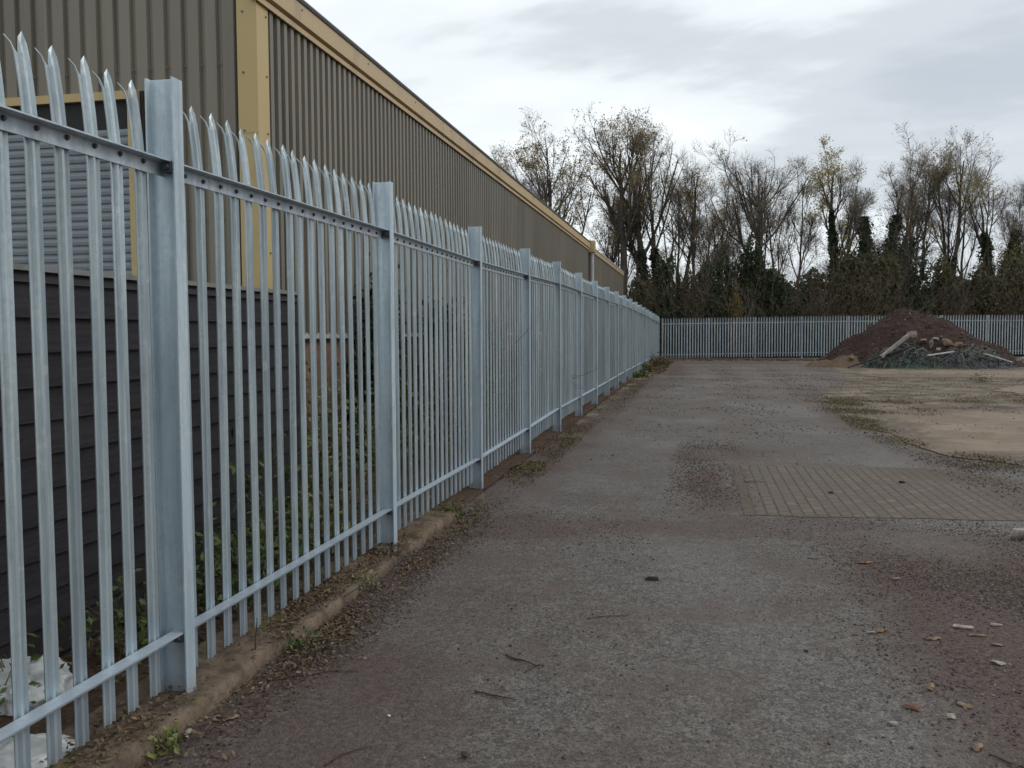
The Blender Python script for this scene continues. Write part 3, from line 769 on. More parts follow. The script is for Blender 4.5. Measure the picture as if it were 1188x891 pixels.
# ------------------------------------------------------------------ black weatherboarded shed
shed = empty('timber_shed', (-3.15, 6.8, 0))
tag(shed, 'low black weatherboarded shed behind the nearest bays of the palisade fence', 'shed')
mb = MB(); nb = 12; z0 = -.20; pb = .168; rngb = random.Random(3)
k = 0; z = z0
while z < 1.86:
    zt_ = min(z+pb+.015, 1.87); b = rngb.uniform(-.003, .003)
    ycut = [-8.2] + sorted(rngb.uniform(-7, -.6) for _ in range(1)) + [0.0]
    for a_, b_ in zip(ycut, ycut[1:]):
        e = rngb.uniform(-.003, .003)
        mb.prism([(-.04, z+e), (.024, z+e), (.0, zt_+e), (-.04, zt_+e)], 'y', a_+.0015, b_-.0015)
    z += pb
mb.build('weatherboards', M['board'], shed)
mb = MB(); z = z0
while z < 1.86:
    mb.prism([(.0, z), (.024, z), (.0, min(z+pb+.015, 1.87))], 'y', 0, .001); z += pb
mb = MB(); mb.box(-2.4, -.045, -8.0, -.004, -.2, 1.86); mb.build('inner_wall', M['board'], shed)
mb = MB(); mb.box(-2.42, .0, -.002, .022, -.2, 1.87); mb.build('end_wall', M['board'], shed)
mb = MB(); mb.box(-.06, .028, -8.2, .03, 1.872, 1.900); mb.build('top_trim', M['pale_flash'], shed)
mb = MB(); mb.box(-2.5, -.062, -8.2, .03, 1.86, 1.895); mb.build('roof', M['gutter'], shed)

# ------------------------------------------------------------------ vegetation
def unit(v): return v/np.maximum(np.linalg.norm(v, axis=-1, keepdims=True), 1e-9)
def tubes_np(P, Rr, n):
    T, K, _ = P.shape
    tg = np.gradient(P, axis=1); tg = unit(tg)
    ref = np.tile(np.array([.31, .17, .12]), (T, 1)); ref = ref[:, None, :] + 0*P
    a = unit(np.cross(tg, ref+np.array([0.0, 0, .05]))); b = np.cross(tg, a)
    an = np.arange(n)*2*pi/n
    V = P[:, :, None, :] + Rr[:, :, None, None]*(a[:, :, None, :]*np.cos(an)[None, None, :, None] + b[:, :, None, :]*np.sin(an)[None, None, :, None])
    V = V.reshape(-1, 3)
    t = np.arange(T)[:, None, None]*K*n; i = np.arange(K-1)[None, :, None]*n; k = np.arange(n)[None, None, :]; k2 = (k+1) % n
    Fq = np.stack([t+i+k, t+i+k2, t+i+n+k2, t+i+n+k], -1).reshape(-1, 4)
    return V, Fq
def child_level(rg, P, Rr, nper, tmin, tmax, lenf, ang, K, wig, trop, radf, rmin=.004, taper=.35, lmin=0.):
    T, Kp, _ = P.shape
    idx = np.repeat(np.arange(T), nper); m = len(idx)
    t = rg.uniform(tmin, tmax, m); kk = t*(Kp-1); i = np.minimum(kk.astype(int), Kp-2); fr = (kk-i)[:, None]
    o = P[idx, i]*(1-fr)+P[idx, i+1]*fr; tg = unit(P[idx, i+1]-P[idx, i])
    r0 = np.maximum((Rr[idx, i]*(1-fr[:, 0])+Rr[idx, i+1]*fr[:, 0])*radf, rmin)
    Lp = np.linalg.norm(np.diff(P, axis=1), axis=2).sum(1)[idx]
    pr = unit(np.cross(tg, unit(rg.normal(size=(m, 3)))))
    a = radians(ang)*rg.uniform(.6, 1.35, m)[:, None]
    d = np.cos(a)*tg + np.sin(a)*pr
    Ln = np.maximum(Lp*lenf*(1.15-.6*t)*rg.uniform(.65, 1.25, m), lmin)
    out = np.zeros((m, K, 3)); out[:, 0] = o
    for k in range(1, K):
        d = unit(d + rg.normal(size=(m, 3))*wig + np.array([0, 0, trop]))
        out[:, k] = out[:, k-1] + d*(Ln/(K-1))[:, None]
    rr = r0[:, None]*np.linspace(1, taper, K)[None, :]
    return out, np.maximum(rr, rmin*.7)
def leaf_quads(rg, pts, size, flat=0.0):
    m = len(pts); nrm = unit(rg.normal(size=(m, 3))+np.array([0, 0, flat])); a = unit(np.cross(nrm, rg.normal(size=(m, 3)))); b = np.cross(nrm, a)
    s = (size*rg.uniform(.6, 1.4, m))[:, None]
    V = np.stack([pts-a*s, pts+b*s*.55+nrm*s*.15, pts+a*s, pts-b*s*.55+nrm*s*.15], 1).reshape(-1, 3)
    return V, np.arange(m*4).reshape(-1, 4)

def tree(name, label, x, y, H, stems, seed, spread=1.0, fork=.4, leaves=0, leafm='leaf_autumn', ivy=0, ivy_r=.5, rad=.2, lean=(0, 0), dens=1.0, base=-.1, ivym='ivy', nlimb=7, ang=34, group='bare trees beyond the far fence'):
    rg = np.random.default_rng(seed)
    kk_ = (y + .2*(x+2.2)*(x > -2.2))/y; x *= kk_; y *= kk_; H *= kk_
    root = empty(name, (x, y, base)); tag(root, label, 'tree', group)
    K = 12; P = np.zeros((stems, K, 3)); Rr = np.zeros((stems, K))
    for s in range(stems):
        d = np.array([lean[0], lean[1], 1.0]) + (np.array([rg.normal()*.16, rg.normal()*.1, 0])*spread if stems > 1 else 0)
        o = np.array([(s-(stems-1)/2)*.25 if stems > 1 else 0, 0, 0.]); Ls = H*(.88 if s == 0 else rg.uniform(.7, .86))
        P[s, 0] = o
        for k in range(1, K):
            dd = d + rg.normal(size=3)*.055*(1 if k > 2 else .3); dd[2] = max(dd[2], .75)
            P[s, k] = P[s, k-1] + dd/np.linalg.norm(dd)*Ls/(K-1)
            d = d*.9 + dd*.1
        Rr[s] = rad*(1 if s == 0 else .75)*(np.linspace(1, .12, K)**.8); Rr[s, 0] *= 1.25
    L1, R1 = child_level(rg, P, Rr, nlimb, fork, .95, .56*spread, ang, 10, .065, .11, .58, .02)
    L1b, R1b = child_level(rg, L1, R1, 3, .25, .85, .66, 27, 9, .07, .09, .72, .014)
    A1 = np.concatenate([L1[:, ::1][:, :9], L1b]); RA1 = np.concatenate([R1[:, :9], R1b])
    L2, R2 = child_level(rg, A1, RA1, max(3, int(4*dens)), .35, 1.0, .40, 38, 6, .11, .05, .55, .009)
    L2b, R2b = child_level(rg, P, Rr, 5, .78, .99, .16*spread, 40, 6, .14, .10, .4, .010)
    L2 = np.concatenate([L2, L2b]); R2 = np.concatenate([R2, R2b])
    L3, R3 = child_level(rg, L2, R2, 4, .2, 1.0, .64, 38, 5, .10, .06, .6, .0065, lmin=.55)
    L4, R4 = child_level(rg, L3, R3, 3, .2, 1.0, .62, 36, 4, .10, .05, .6, .0048, .6, lmin=.42)
    k = H/L4[..., 2].max()*1.0
    trunkP = P; V1, F1 = tubes_np(P, Rr, 10); V2, F2 = tubes_np(L1, R1, 6)
    V2b, F2b = tubes_np(L1b, R1b, 5); sc = np.array([1, 1, k])
    mesh_np('trunk', np.concatenate([V1, V2, V2b])*sc, np.concatenate([F1, F2+len(V1), F2b+len(V1)+len(V2)]), M['bark'], root, smooth=True)
    Vs, Fs, ms = [], [], []; nb_ = 0
    for Lx, Rx, n_ in ((L2, R2, 4), (L3, R3, 3), (L4, R4, 3)):
        V, Fq = tubes_np(Lx, Rx, n_); Vs.append(V*sc); Fs.append(Fq+nb_); ms.append(np.zeros(len(Fq), int)); nb_ += len(V)
    mats = [M['twig']]
    if leaves:
        pts = L4[rg.integers(0, len(L4), leaves), rg.integers(1, 4, leaves)]*sc
        # leaves hang on in clumps
        cl = np.sin(pts[:, 0]*1.3+seed)+np.sin(pts[:, 2]*1.1+seed*2)+np.sin(pts[:, 1]*1.5)
        pts = pts[cl > -.7] + rg.normal(size=(int((cl > -.7).sum()), 3))*.09
        V, Fq = leaf_quads(rg, pts, .062); Vs.append(V); Fs.append(Fq+nb_); ms.append(np.ones(len(Fq), int)); nb_ += len(V); mats.append(M[leafm])
    mesh_np('crown', np.concatenate(Vs), np.concatenate(Fs), mats, root, np.concatenate(ms))
    if ivy:
        n_ = int(ivy*1500)
        pp = []
        for s in range(stems):
            zz = rg.uniform(0, 1, n_)**1.25*ivy; Zs = P[s, :, 2]*k
            cx_ = np.interp(zz, Zs, P[s, :, 0]); cy_ = np.interp(zz, Zs, P[s, :, 1])
            prf = ivy_r*(1.25-1.1*(zz/ivy)**1.1)*(1+.22*np.sin(zz*2.3+seed+s)+.16*np.sin(zz*5.7+seed*2))
            an = rg.uniform(0, 2*pi, n_); rr = np.abs(prf)*np.abs(rg.normal(size=n_))*.62*(1+.35*np.sin(an*3+zz*2))+.06
            pp.append(np.stack([cx_+np.cos(an)*rr, cy_+np.sin(an)*rr, zz], 1))
        V, Fq = leaf_quads(rg, np.concatenate(pp), .10); mesh_np('ivy', V, Fq, M[ivym], root)
    return root

TY = 62
trees = [
 # x, y, H, stems, seed, kwargs, label
 (-14.1, 66, 15.6, 2, 11, dict(spread=.55, rad=.12, dens=.9, leaves=500), 'small thin bare tree farthest left, just showing above the sloping building eave'),
 (-9.9, 62, 16.6, 3, 12, dict(spread=1.0, rad=.30, fork=.30, leaves=11000, leafm='leaf_autumn', nlimb=8), 'broad multi-stemmed tree with brown autumn leaves rising behind the building roof'),
 (-7.0, 64, 13.2, 2, 13, dict(spread=.75, rad=.16, leaves=2500, fork=.35), 'slim tree in the gap between the leafy broad tree and the tallest straight trunk'),
 (-4.75, 61, 17.2, 1, 14, dict(spread=.85, rad=.36, fork=.45, leaves=3000, nlimb=12, ang=34), 'tallest tree with one thick straight trunk beyond the fence corner'),
 (-4.0, 62.5, 15.6, 1, 15, dict(spread=.42, rad=.15, fork=.5, leaves=700, nlimb=7, ang=24), 'slender dark-stemmed tree close to the right of the thick straight trunk'),
 (-2.75, 61.5, 17.0, 2, 16, dict(spread=.95, rad=.30, fork=.35, leaves=3500, ivy=7.2, ivy_r=.75, nlimb=9), 'tall forked tree with a dark ivy cone round its lower trunk'),
 (-1.35, 63, 14.3, 2, 17, dict(spread=.7, rad=.17, fork=.4, leaves=4500, leafm='leaf_yellow', ivy=5.5, ivy_r=.25, ivym='hedge_olive'), 'tree with yellow leaf patches just right of the ivy cone tree'),
 (.05, 62, 12.2, 3, 18, dict(spread=.75, rad=.17, fork=.35, leaves=1600, ivy=4.5, ivy_r=.4), 'low forked twiggy tree between the yellow patched tree and the round bare tree'),
 (1.8, 66, 11.0, 3, 31, dict(spread=.8, rad=.12, fork=.35, leaves=900, ivy=4.8, ivy_r=.6), 'small bushy tree left of the big round bare tree'),
 (3.7, 60, 14.9, 1, 19, dict(spread=.95, rad=.30, fork=.40, leaves=500, nlimb=15, ang=40, ivy=6.6, ivy_r=.6), 'big round-crowned bare tree with an ivied trunk in the middle of the row'),
 (5.6, 65, 13.6, 2, 20, dict(spread=.6, rad=.13, leaves=700), 'thin pale-twigged tree right of the big round bare tree'),
 (8.45, 61, 14.2, 1, 22, dict(spread=.62, rad=.24, fork=.4, leaves=4200, leafm='leaf_yellow', ivy=9.6, ivy_r=.42, nlimb=9), 'tall upright tree with yellow leaves over an ivy-dark trunk'),
 (9.7, 64, 13.4, 2, 23, dict(spread=.55, rad=.13, leaves=500), 'fine twiggy tree just right of the yellow leaved ivy tree'),
 (10.9, 61, 13.2, 2, 24, dict(spread=.62, rad=.20, leaves=900, ivy=9.2, ivy_r=1.25), 'bare topped tree smothered half way up in a wide mass of dark ivy'),
 (12.2, 62.5, 15.2, 2, 25, dict(spread=.8, rad=.22, fork=.35, leaves=600, lean=(.05, 0), ivy=8.0, ivy_r=.45), 'tallest tree on the right, its bare crown leaning right'),
 (13.6, 63, 13.2, 1, 26, dict(spread=.6, rad=.16, leaves=500, lean=(.09, 0)), 'thin bare tree leaning right of the tallest right-hand tree'),
 (15.3, 62, 14.3, 2, 27, dict(spread=.62, rad=.20, leaves=1300, ivy=6.5, ivy_r=.3), 'twin-stemmed straight bare tree above the right slope of the spoil heap'),
 (16.6, 64, 14.1, 2, 28, dict(spread=.6, rad=.17, leaves=1300), 'finely branched tree left of the ivied fan-shaped tree'),
 (18.2, 61, 12.6, 3, 29, dict(spread=1.05, rad=.20, fork=.3, leaves=4200, leafm='leaf_yellow', ivy=8.0, ivy_r=.75), 'fan-shaped tree with yellow leaves and heavy ivy near the right edge'),
 (20.2, 62, 13.2, 3, 30, dict(spread=.9, rad=.18, leaves=900, ivy=4, ivy_r=.4), 'spreading bare tree cut by the right edge of the view'),
 (22.5, 64, 14, 2, 32, dict(spread=.8, rad=.2, leaves=700), 'bare tree beyond the right edge of the view'),
 (4.9, 68, 13.4, 3, 34, dict(spread=.6, rad=.12, leaves=700), 'faint background tree behind the right side of the round bare tree'),
 (-5.9, 67, 12.5, 2, 33, dict(spread=.5, rad=.11, leaves=500), 'faint thin tree behind the thick straight trunk'),
 (.95, 67, 13.2, 2, 38, dict(spread=.5, rad=.12, leaves=800), 'faint upright tree left of the round bare tree, behind the low bushy one'),
 (6.9, 66, 13.8, 1, 41, dict(spread=.5, rad=.13, leaves=600), 'single thin upright stem left of the ivy-clad yellow tree'),
 (14.4, 67, 13.8, 2, 39, dict(spread=.5, rad=.12, leaves=600), 'faint background tree between the right-hand bare trees'),
 (-12.0, 68, 14.0, 2, 36, dict(spread=.6, rad=.12, leaves=600), 'faint thin tree left of the broad leafy tree'),
]
for (x, y, H, st, sd_, kw, lab) in trees:
    tree('bare_tree', lab, x, y, H, st, sd_, **kw)

def bush(name, label, x, y, rx, ry, hz, seed, mat, n=12000, size=.11, stems=60, stemm='twig', grp='bushes and brambles behind the far fence', base=-.1, stemh=1.0, sr=.012, cat='bush', lobes=9):
    rg = np.random.default_rng(seed); root = empty(name, (x, y, base)); tag(root, label, cat, grp)
    pts = []; per = n//lobes
    for i in range(lobes):
        a = rg.uniform(0, 2*pi); q = rg.uniform(0, .75)
        c = np.array([np.cos(a)*rx*q, np.sin(a)*ry*q, hz*(rg.uniform(.12, .34) if i % 3 == 0 else rg.uniform(.3, .80)*(1-.35*q))])
        r = np.array([rx*rg.uniform(.28, .55), ry*rg.uniform(.3, .6), hz*rg.uniform(.16, .32)])
        d = unit(rg.normal(size=(per, 3)))*(rg.uniform(.35, 1.08, per)[:, None]**.6)
        d *= (1+.22*np.sin(d[:, :1]*6+i)+.2*np.sin(d[:, 2:]*7+i*2)+.15*np.sin(d[:, 1:2]*9))
        pts.append(c+d*r)
    pts = np.concatenate(pts); pts = pts[pts[:, 2] > 0.02]
    V, Fq = leaf_quads(rg, pts, size); mesh_np('foliage', V, Fq, M[mat], root)
    if stems:
        P = np.zeros((stems, 6, 3)); a = rg.uniform(0, 2*pi, stems); q = np.sqrt(rg.uniform(0, 1, stems))*.8
        P[:, 0] = np.stack([np.cos(a)*rx*q, np.sin(a)*ry*q, 0*a], 1)
        d = unit(np.stack([rg.normal(size=stems)*.35, rg.normal(size=stems)*.35, np.ones(stems)], 1)); Ls = hz*rg.uniform(.6, 1.12, stems)*stemh
        for k in range(1, 6):
            d = unit(d+rg.normal(size=(stems, 3))*.14); P[:, k] = P[:, k-1]+d*(Ls/5)[:, None]
        Rr = np.tile(np.linspace(1, .4, 6), (stems, 1))*sr
        A, RA = child_level(rg, P, Rr, 5, .3, 1, .35, 40, 4, .2, .05, .7, sr*.4)
        V, F1 = tubes_np(P, Rr, 3); V2, F2 = tubes_np(A, RA, 3)
        mesh_np('stems', np.concatenate([V, V2]), np.concatenate([F1, F2+len(V)]), M[stemm], root)
    return root

bushes = [
 (-5.6, 57.2, 1.3, 1.2, 4.6, 'hedge_dark', 9000, 'dark bush in the corner behind the end of the building'),
 (-3.7, 56.8, 1.5, 1.1, 4.8, 'hedge_brown', 7000, 'brown tangled bramble mass nearest the fence corner'),
 (-1.9, 57.0, 1.6, 1.2, 5.4, 'hedge_dark', 13000, 'dark green bush right of the corner brambles'),
 (-.1, 57.4, 1.7, 1.3, 5.0, 'hedge_brown', 8000, 'brownish bush behind the left part of the far fence'),
 (1.5, 57.0, 1.6, 1.2, 6.0, 'hedge_dark', 14000, 'tall blackish green bush left of the round bare tree'),
 (3.2, 57.3, 1.7, 1.3, 6.2, 'hedge_dark', 14000, 'dark evergreen bush directly under the round bare tree'),
 (5.2, 57.0, 1.7, 1.2, 4.9, 'hedge_dark', 13000, 'dark green bush right of the round bare tree'),
 (6.9, 57.3, 1.5, 1.2, 5.2, 'hedge_brown', 8000, 'brown twiggy bush left of the spoil heap'),
 (8.5, 57.0, 1.6, 1.2, 6.1, 'hedge_olive', 12000, 'olive bush behind the left slope of the spoil heap'),
 (10.3, 57.2, 1.8, 1.3, 6.6, 'hedge_olive', 14000, 'rounded olive-green bush directly behind the heap summit'),
 (12.2, 57.0, 1.7, 1.2, 5.8, 'hedge_dark', 12000, 'dark bush right of the heap summit'),
 (14.0, 57.3, 1.7, 1.3, 5.6, 'hedge_olive', 11000, 'olive bush behind the right slope of the heap'),
 (15.9, 57.0, 1.8, 1.2, 5.0, 'hedge_brown', 9000, 'browning bush behind the far fence near the right edge'),
 (17.8, 57.2, 1.8, 1.3, 5.4, 'hedge_olive', 11000, 'last olive bush before the right edge of the view'),
 (19.8, 57.0, 1.8, 1.3, 5.2, 'hedge_brown', 8000, 'brown bush at the right edge of the view'),
]
for i, (x, y, rx, ry, hz, mt, n, lab) in enumerate(bushes):
    yy_ = y + .21*(x+2.2)*(x > -2.2); xx_ = x*yy_/y
    bush('bush', lab, xx_, yy_, rx*1.12, ry, hz*1.16, 100+i, mt, int(n*1.35), .10, 70 if mt != 'hedge_brown' else 120, 'twig' if mt != 'hedge_brown' else 'twig_red')
bush('yellow_shrub', 'small shrub with ochre yellow leaves amid the dark bushes', 2.35, 56.6, .75, .4, 4.9, 140, 'leaf_autumn', 900, .07, 14, lobes=3)
# far wood closing the gaps behind
rg = np.random.default_rng(77); n = 60000
xx = rg.uniform(-45, 60, n); hh = 4.3+1.0*np.sin(xx*.35)+.8*np.sin(xx*.9+2)+.5*np.sin(xx*2.3); zz = rg.uniform(0, 1, n)**.75*hh
V, Fq = leaf_quads(rg, np.stack([xx, 80+rg.uniform(-2.5, 2.5, n), zz-.1], 1), .30)
o = mesh_np('far_wood', V, Fq, M['hedge_dark']); tag(o, 'dark low line of distant woodland seen between the trunks', 'wood', kind='stuff')

# weeds and shrubs between fence and building
def weed(name, label, x, y, h, r, seed, mat='weed', n=160, size=.03, grp='weeds growing along the foot of the fence', base=-.06, stems=10):
    rg = np.random.default_rng(seed); root = empty(name, (x, y, base)); tag(root, label, 'plant', grp)
    P = np.zeros((stems, 6, 3)); d = unit(np.stack([rg.normal(size=stems)*.5, rg.normal(size=stems)*.5, np.ones(stems)], 1))
    P[:, 0, :2] = rg.normal(size=(stems, 2))*r*.3
    if x < -2.3: d[:, 0] *= .25; P[:, 0, 0] *= .5; d = unit(d)
    Ls = h*rg.uniform(.55, 1.15, stems)
    for k in range(1, 6):
        d = unit(d+rg.normal(size=(stems, 3))*.16+np.array([0, 0, -.03])); P[:, k] = P[:, k-1]+d*(Ls/5)[:, None]
    V, Fq = tubes_np(P, np.tile(np.linspace(1, .4, 6), (stems, 1))*.0035, 4); mesh_np('stems', V, Fq, M['twig_red'], root)
    pts = P[rg.integers(0, stems, n), rg.integers(1, 6, n)]+rg.normal(size=(n, 3))*np.array([r*.35, r*.35, h*.07]); pts[:, 2] = np.maximum(pts[:, 2], .01)
    if x < -2.3: pts = pts[(pts[:, 0]+x < -2.38) & (pts[:, 0]+x > -4.3)]
    V, Fq = leaf_quads(rg, pts, size, .6); mesh_np('foliage', V, Fq, M[mat], root)
    return root
G2 = 'plants between the fence and the building'
ws = [
 ('weed_clump', 'leafy weed clump behind the pales just left of the nearest post', -2.72, 3.95, .42, .25, 'weed', 260, .026),
 ('weed_clump', 'trailing bindweed at the foot of the black shed, far left', -2.95, 3.35, .30, .22, 'weed', 160, .024),
 ('weed_clump', 'tall green weeds behind the pales just right of the nearest post', -2.66, 4.75, .60, .28, 'weed', 420, .028),
 ('weed_clump', 'dense dark green weeds midway along the second bay', -2.75, 5.45, .78, .32, 'weed', 560, .030),
 ('weed_clump', 'weeds with yellowing leaves before the second post', -2.70, 6.10, .82, .28, 'weed_pale', 300, .036),
 ('leafy_shrub', 'leafy shrub at the end of the black shed', -3.25, 7.3, 1.15, .45, 'weed', 800, .034),
 ('leafy_shrub', 'straggling shrub against the brick wall beyond the shed', -3.6, 8.6, 1.45, .5, 'weed_pale', 520, .036),
 ('leafy_shrub', 'second green shrub against the brick wall behind the third bay', -3.5, 10.0, 1.25, .55, 'weed', 700, .038),
 ('leafy_shrub', 'brown dying shrub against the brick wall behind the fourth bay', -3.5, 12.2, 1.3, .6, 'litter', 520, .04),
 ('leafy_shrub', 'green shrub against the wall farther along', -3.4, 14.6, 1.2, .6, 'weed', 600, .045),
 ('leafy_shrub', 'olive shrub against the wall half way along the fence', -3.4, 18.0, 1.3, .8, 'hedge_olive', 700, .05),
]
for i, (nm, lab, x, y, h, r, mt, n, sz) in enumerate(ws):
    weed(nm, lab, x, y, h, r, 200+i, mt, n, sz, G2, stems=14)
for i, (lab, x, y, ry, hz, n, mt) in enumerate([
 ('dark ivy-like climber on the brick wall just past the shed', -4.05, 11.3, .9, 2.9, 5600, 'ivy'),
 ('dense dark climber against the wall behind the third bay', -3.9, 13.6, 1.2, 2.6, 5600, 'ivy'),
 ('tangle of brown stems and leaves against the wall behind the fourth bay', -3.9, 16.4, 1.6, 2.5, 5200, 'hedge_brown'),
 ('olive shrub row against the wall behind the fifth bay', -3.8, 19.8, 1.8, 1.8, 4200, 'hedge_olive'),
 ('long dark shrub against the wall half way down the building', -3.8, 24.5, 2.6, 2.0, 5000, 'hedge_dark'),
 ('brown shrub against the wall towards the far end of the building', -3.8, 30.5, 3.2, 2.0, 5000, 'hedge_brown')]):
    bush('climbing_shrub', lab, x, y, .38, ry, hz, 500+i, mt, n, .045, 26, 'twig_red', G2, -.06, 1.0, .007, 'shrub', 8)
G3 = 'small weeds on the yard side of the fence'
for i, (lab, x, y, h, r, mt, n, sz) in enumerate([
 ('low grey-green weed on the broken edging at the bottom left of the view', -2.02, 3.10, .10, .10, 'weed_pale', 90, .016),
 ('small dark weed tuft in leaf litter right of the nearest post', -2.02, 4.30, .09, .09, 'weed', 110, .014),
 ('trailing weed on the edging before the second post', -2.06, 5.35, .12, .14, 'weed_pale', 90, .014),
 ('green weed tuft by the pales just beyond the second post', -2.10, 7.6, .16, .14, 'weed', 130, .018),
 ('thick green weeds low on the far part of the long fence', -2.0, 32.5, .32, .35, 'weed', 420, .04),
 ('green weeds at the fence foot short of the far corner', -1.95, 38, .36, .4, 'moss', 420, .04),
 ('brownish green weeds at the far fence corner', -1.9, 44, .6, .6, 'moss', 600, .05)]):
    weed('weed', lab, x, y, h, r, 300+i, mt, n, sz, G3, stems=8)

# stuff: leaf litter, moss and gravel
rg = np.random.default_rng(9)
def clumpy(n, x0, x1, y0, y1, f=2.2, th=.0, seed=0):
    xx = rg.uniform(x0, x1, n*4); yy = rg.uniform(y0, y1, n*4)
    v = np.sin(xx*f*2.1+seed)+np.sin(yy*f+seed*2)+np.sin((xx+yy)*f*1.7+seed)+rg.normal(size=n*4)*.8
    ex = np.minimum(xx-x0, x1-xx)/(x1-x0)*2; ey = np.minimum(yy-y0, y1-yy)/(y1-y0)*2
    k = np.where((v > th) & (rg.uniform(0, 1, n*4) < np.clip(ex*1.8, 0, 1)*np.clip(ey*1.8, 0, 1)))[0][:n]; return xx[k], yy[k]
def litter(name, lab, parts, mat, size, cat):
    P = []
    for (n, x0, x1, y0, y1, z, th) in parts:
        a, b = clumpy(n, x0, x1, y0, y1, 2.2, th, rg.uniform(0, 6)); P.append(np.stack([a, b, np.full(len(a), z)+rg.uniform(0, .02, len(a))], 1))
    V, Fq = leaf_quads(rg, np.concatenate(P), size, 2.0); return tag(mesh_np(name, V, Fq, M[mat]), lab, cat, kind='stuff')
litter('leaf_litter', 'brown leaf litter and crumbs along the foot of the fence', [
    (1800, -2.05, -1.80, 2.6, 8.6, GZ+.006, .6), (1100, -2.02, -1.45, 2.8, 8.6, GZ+.004, 1.5), (3200, -2.45, -2.05, 2.2, 7.7, .004, .5), (1500, -2.12, -1.70, 2.3, 8.6, GZ+.004, 0),
    (2600, -3.1, -2.42, 2.3, 9, -.04, 0), (5000, -2.3, -1.65, 8.5, 17, GZ+.006, -.2), (5000, -2.35, -1.4, 16, 36, GZ+.008, -.4), (1500, -2.1, -1.5, 16, 34, GZ+.008, .3)], 'litter', .012, 'leaf litter')
litter('leaf_litter', 'brown leaf litter and straw along the foot of the far fence', [(5000, -2, 14, 50.5, 53.6, GZ+.01, 0), (1500, -2.1, -1.2, 34, 52, GZ+.01, 0)], 'litter', .05, 'leaf litter')
litter('leaf_litter', 'small brown leaf bits strewn over the muddy ground at the right', [(6500, .8, 4.4, 2.3, 8.0, GZ+.004, .2), (1500, -.3, .7, 7.8, 14, GZ+.004, .4), (1500, 2.4, 4.8, 8.5, 12.5, GZ+.008, .3), (1200, -1.9, .8, 2.4, 8, GZ+.003, 1.0)], 'litter', .0085, 'leaf litter')
litter('moss', 'yellow-green moss and short grass along the slab edge and fence foot', [
    (3800, 2.5, 3.3, 12.2, 21.5, GZ+.010, .3), (1800, 2.8, 4.6, 11.2, 12.9, GZ+.010, .6), (9000, 4.4, 12.5, 20.8, 24.8, GZ+.010, .9), (8000, 2.4, 4.8, 18, 23.5, GZ+.010, .9),
    (1100, -2.12, -1.78, 10.0, 11.2, GZ+.004, .6), (700, -2.12, -1.7, 13.2, 15, GZ+.004, .8), (5000, 5, 17, 28, 33.5, GZ+.01, .9)], 'moss', .015, 'moss')

def stones(name, lab, specs, mat, cat='gravel'):
    oc = np.array([(1, 0, 0), (-1, 0, 0), (0, 1, 0), (0, -1, 0), (0, 0, 1), (0, 0, -1)], float)
    fc = np.array([(0, 2, 4), (2, 1, 4), (1, 3, 4), (3, 0, 4), (2, 0, 5), (1, 2, 5), (3, 1, 5), (0, 3, 5)])
    P = []; S = []
    for (n, x0, x1, y0, y1, z, sz, th) in specs:
        a, b = clumpy(n, x0, x1, y0, y1, 1.6, th, rg.uniform(0, 6)); s = sz*(rg.uniform(.12, 1, len(a))**1.6+.3)
        P.append(np.stack([a, b, z+s*.25], 1)); S.append(s)
    P = np.concatenate(P); S = np.concatenate(S); m = len(P)
    V = oc[None]*(1+rg.uniform(-.35, .35, (m, 6, 1)))*S[:, None, None]*np.array([1, 1, .6])
    a = rg.uniform(0, 2*pi, m); ca, sa = np.cos(a)[:, None], np.sin(a)[:, None]
    V = np.stack([V[..., 0]*ca-V[..., 1]*sa, V[..., 0]*sa+V[..., 1]*ca, V[..., 2]+.15*V[..., 0]], -1)+P[:, None, :]
    Fc = (fc[None]+np.arange(m)[:, None, None]*6).reshape(-1, 3)
    return tag(mesh_np(name, V.reshape(-1, 3), Fc, M[mat]), lab, cat, kind='stuff')
stones('gravel', 'loose brown gravel and crumbs over the muddy ground at the right', [
    (26000, .75, 5.0, 2.2, 8.2, GZ, .0075, .1), (12000, .3, 4.4, 2.4, 9.0, GZ, .0048, -.8), (7000, -2.2, 1.6, 2.0, 10, GZ, .0040, -.8), (1500, -1.9, -.3, 6.4, 8.4, GZ, .006, .0), (1200, .2, 3.2, 7.6, 8.4, GZ, .007, 0),
    (900, -1.9, 3, 2.8, 9, GZ, .009, .9), (3800, -.35, .75, 7.8, 14.5, GZ, .009, -.2), (2500, 2.6, 4.6, 8.5, 13, GZ+.004, .011, .5), (2500, -2.05, -1.6, 2.9, 8.8, GZ, .007, .2), (2200, -2.34, -2.06, 1.8, 6.3, -.002, .004, -.3), (4500, -2.14, -1.72, 2.2, 9, GZ, .007, -.6),
    (9000, -2, 5.5, 11, 48, GZ, .016, .5), (5000, 2.5, 14, 11, 42, GZ+.006, .018, .9)], 'gravel')

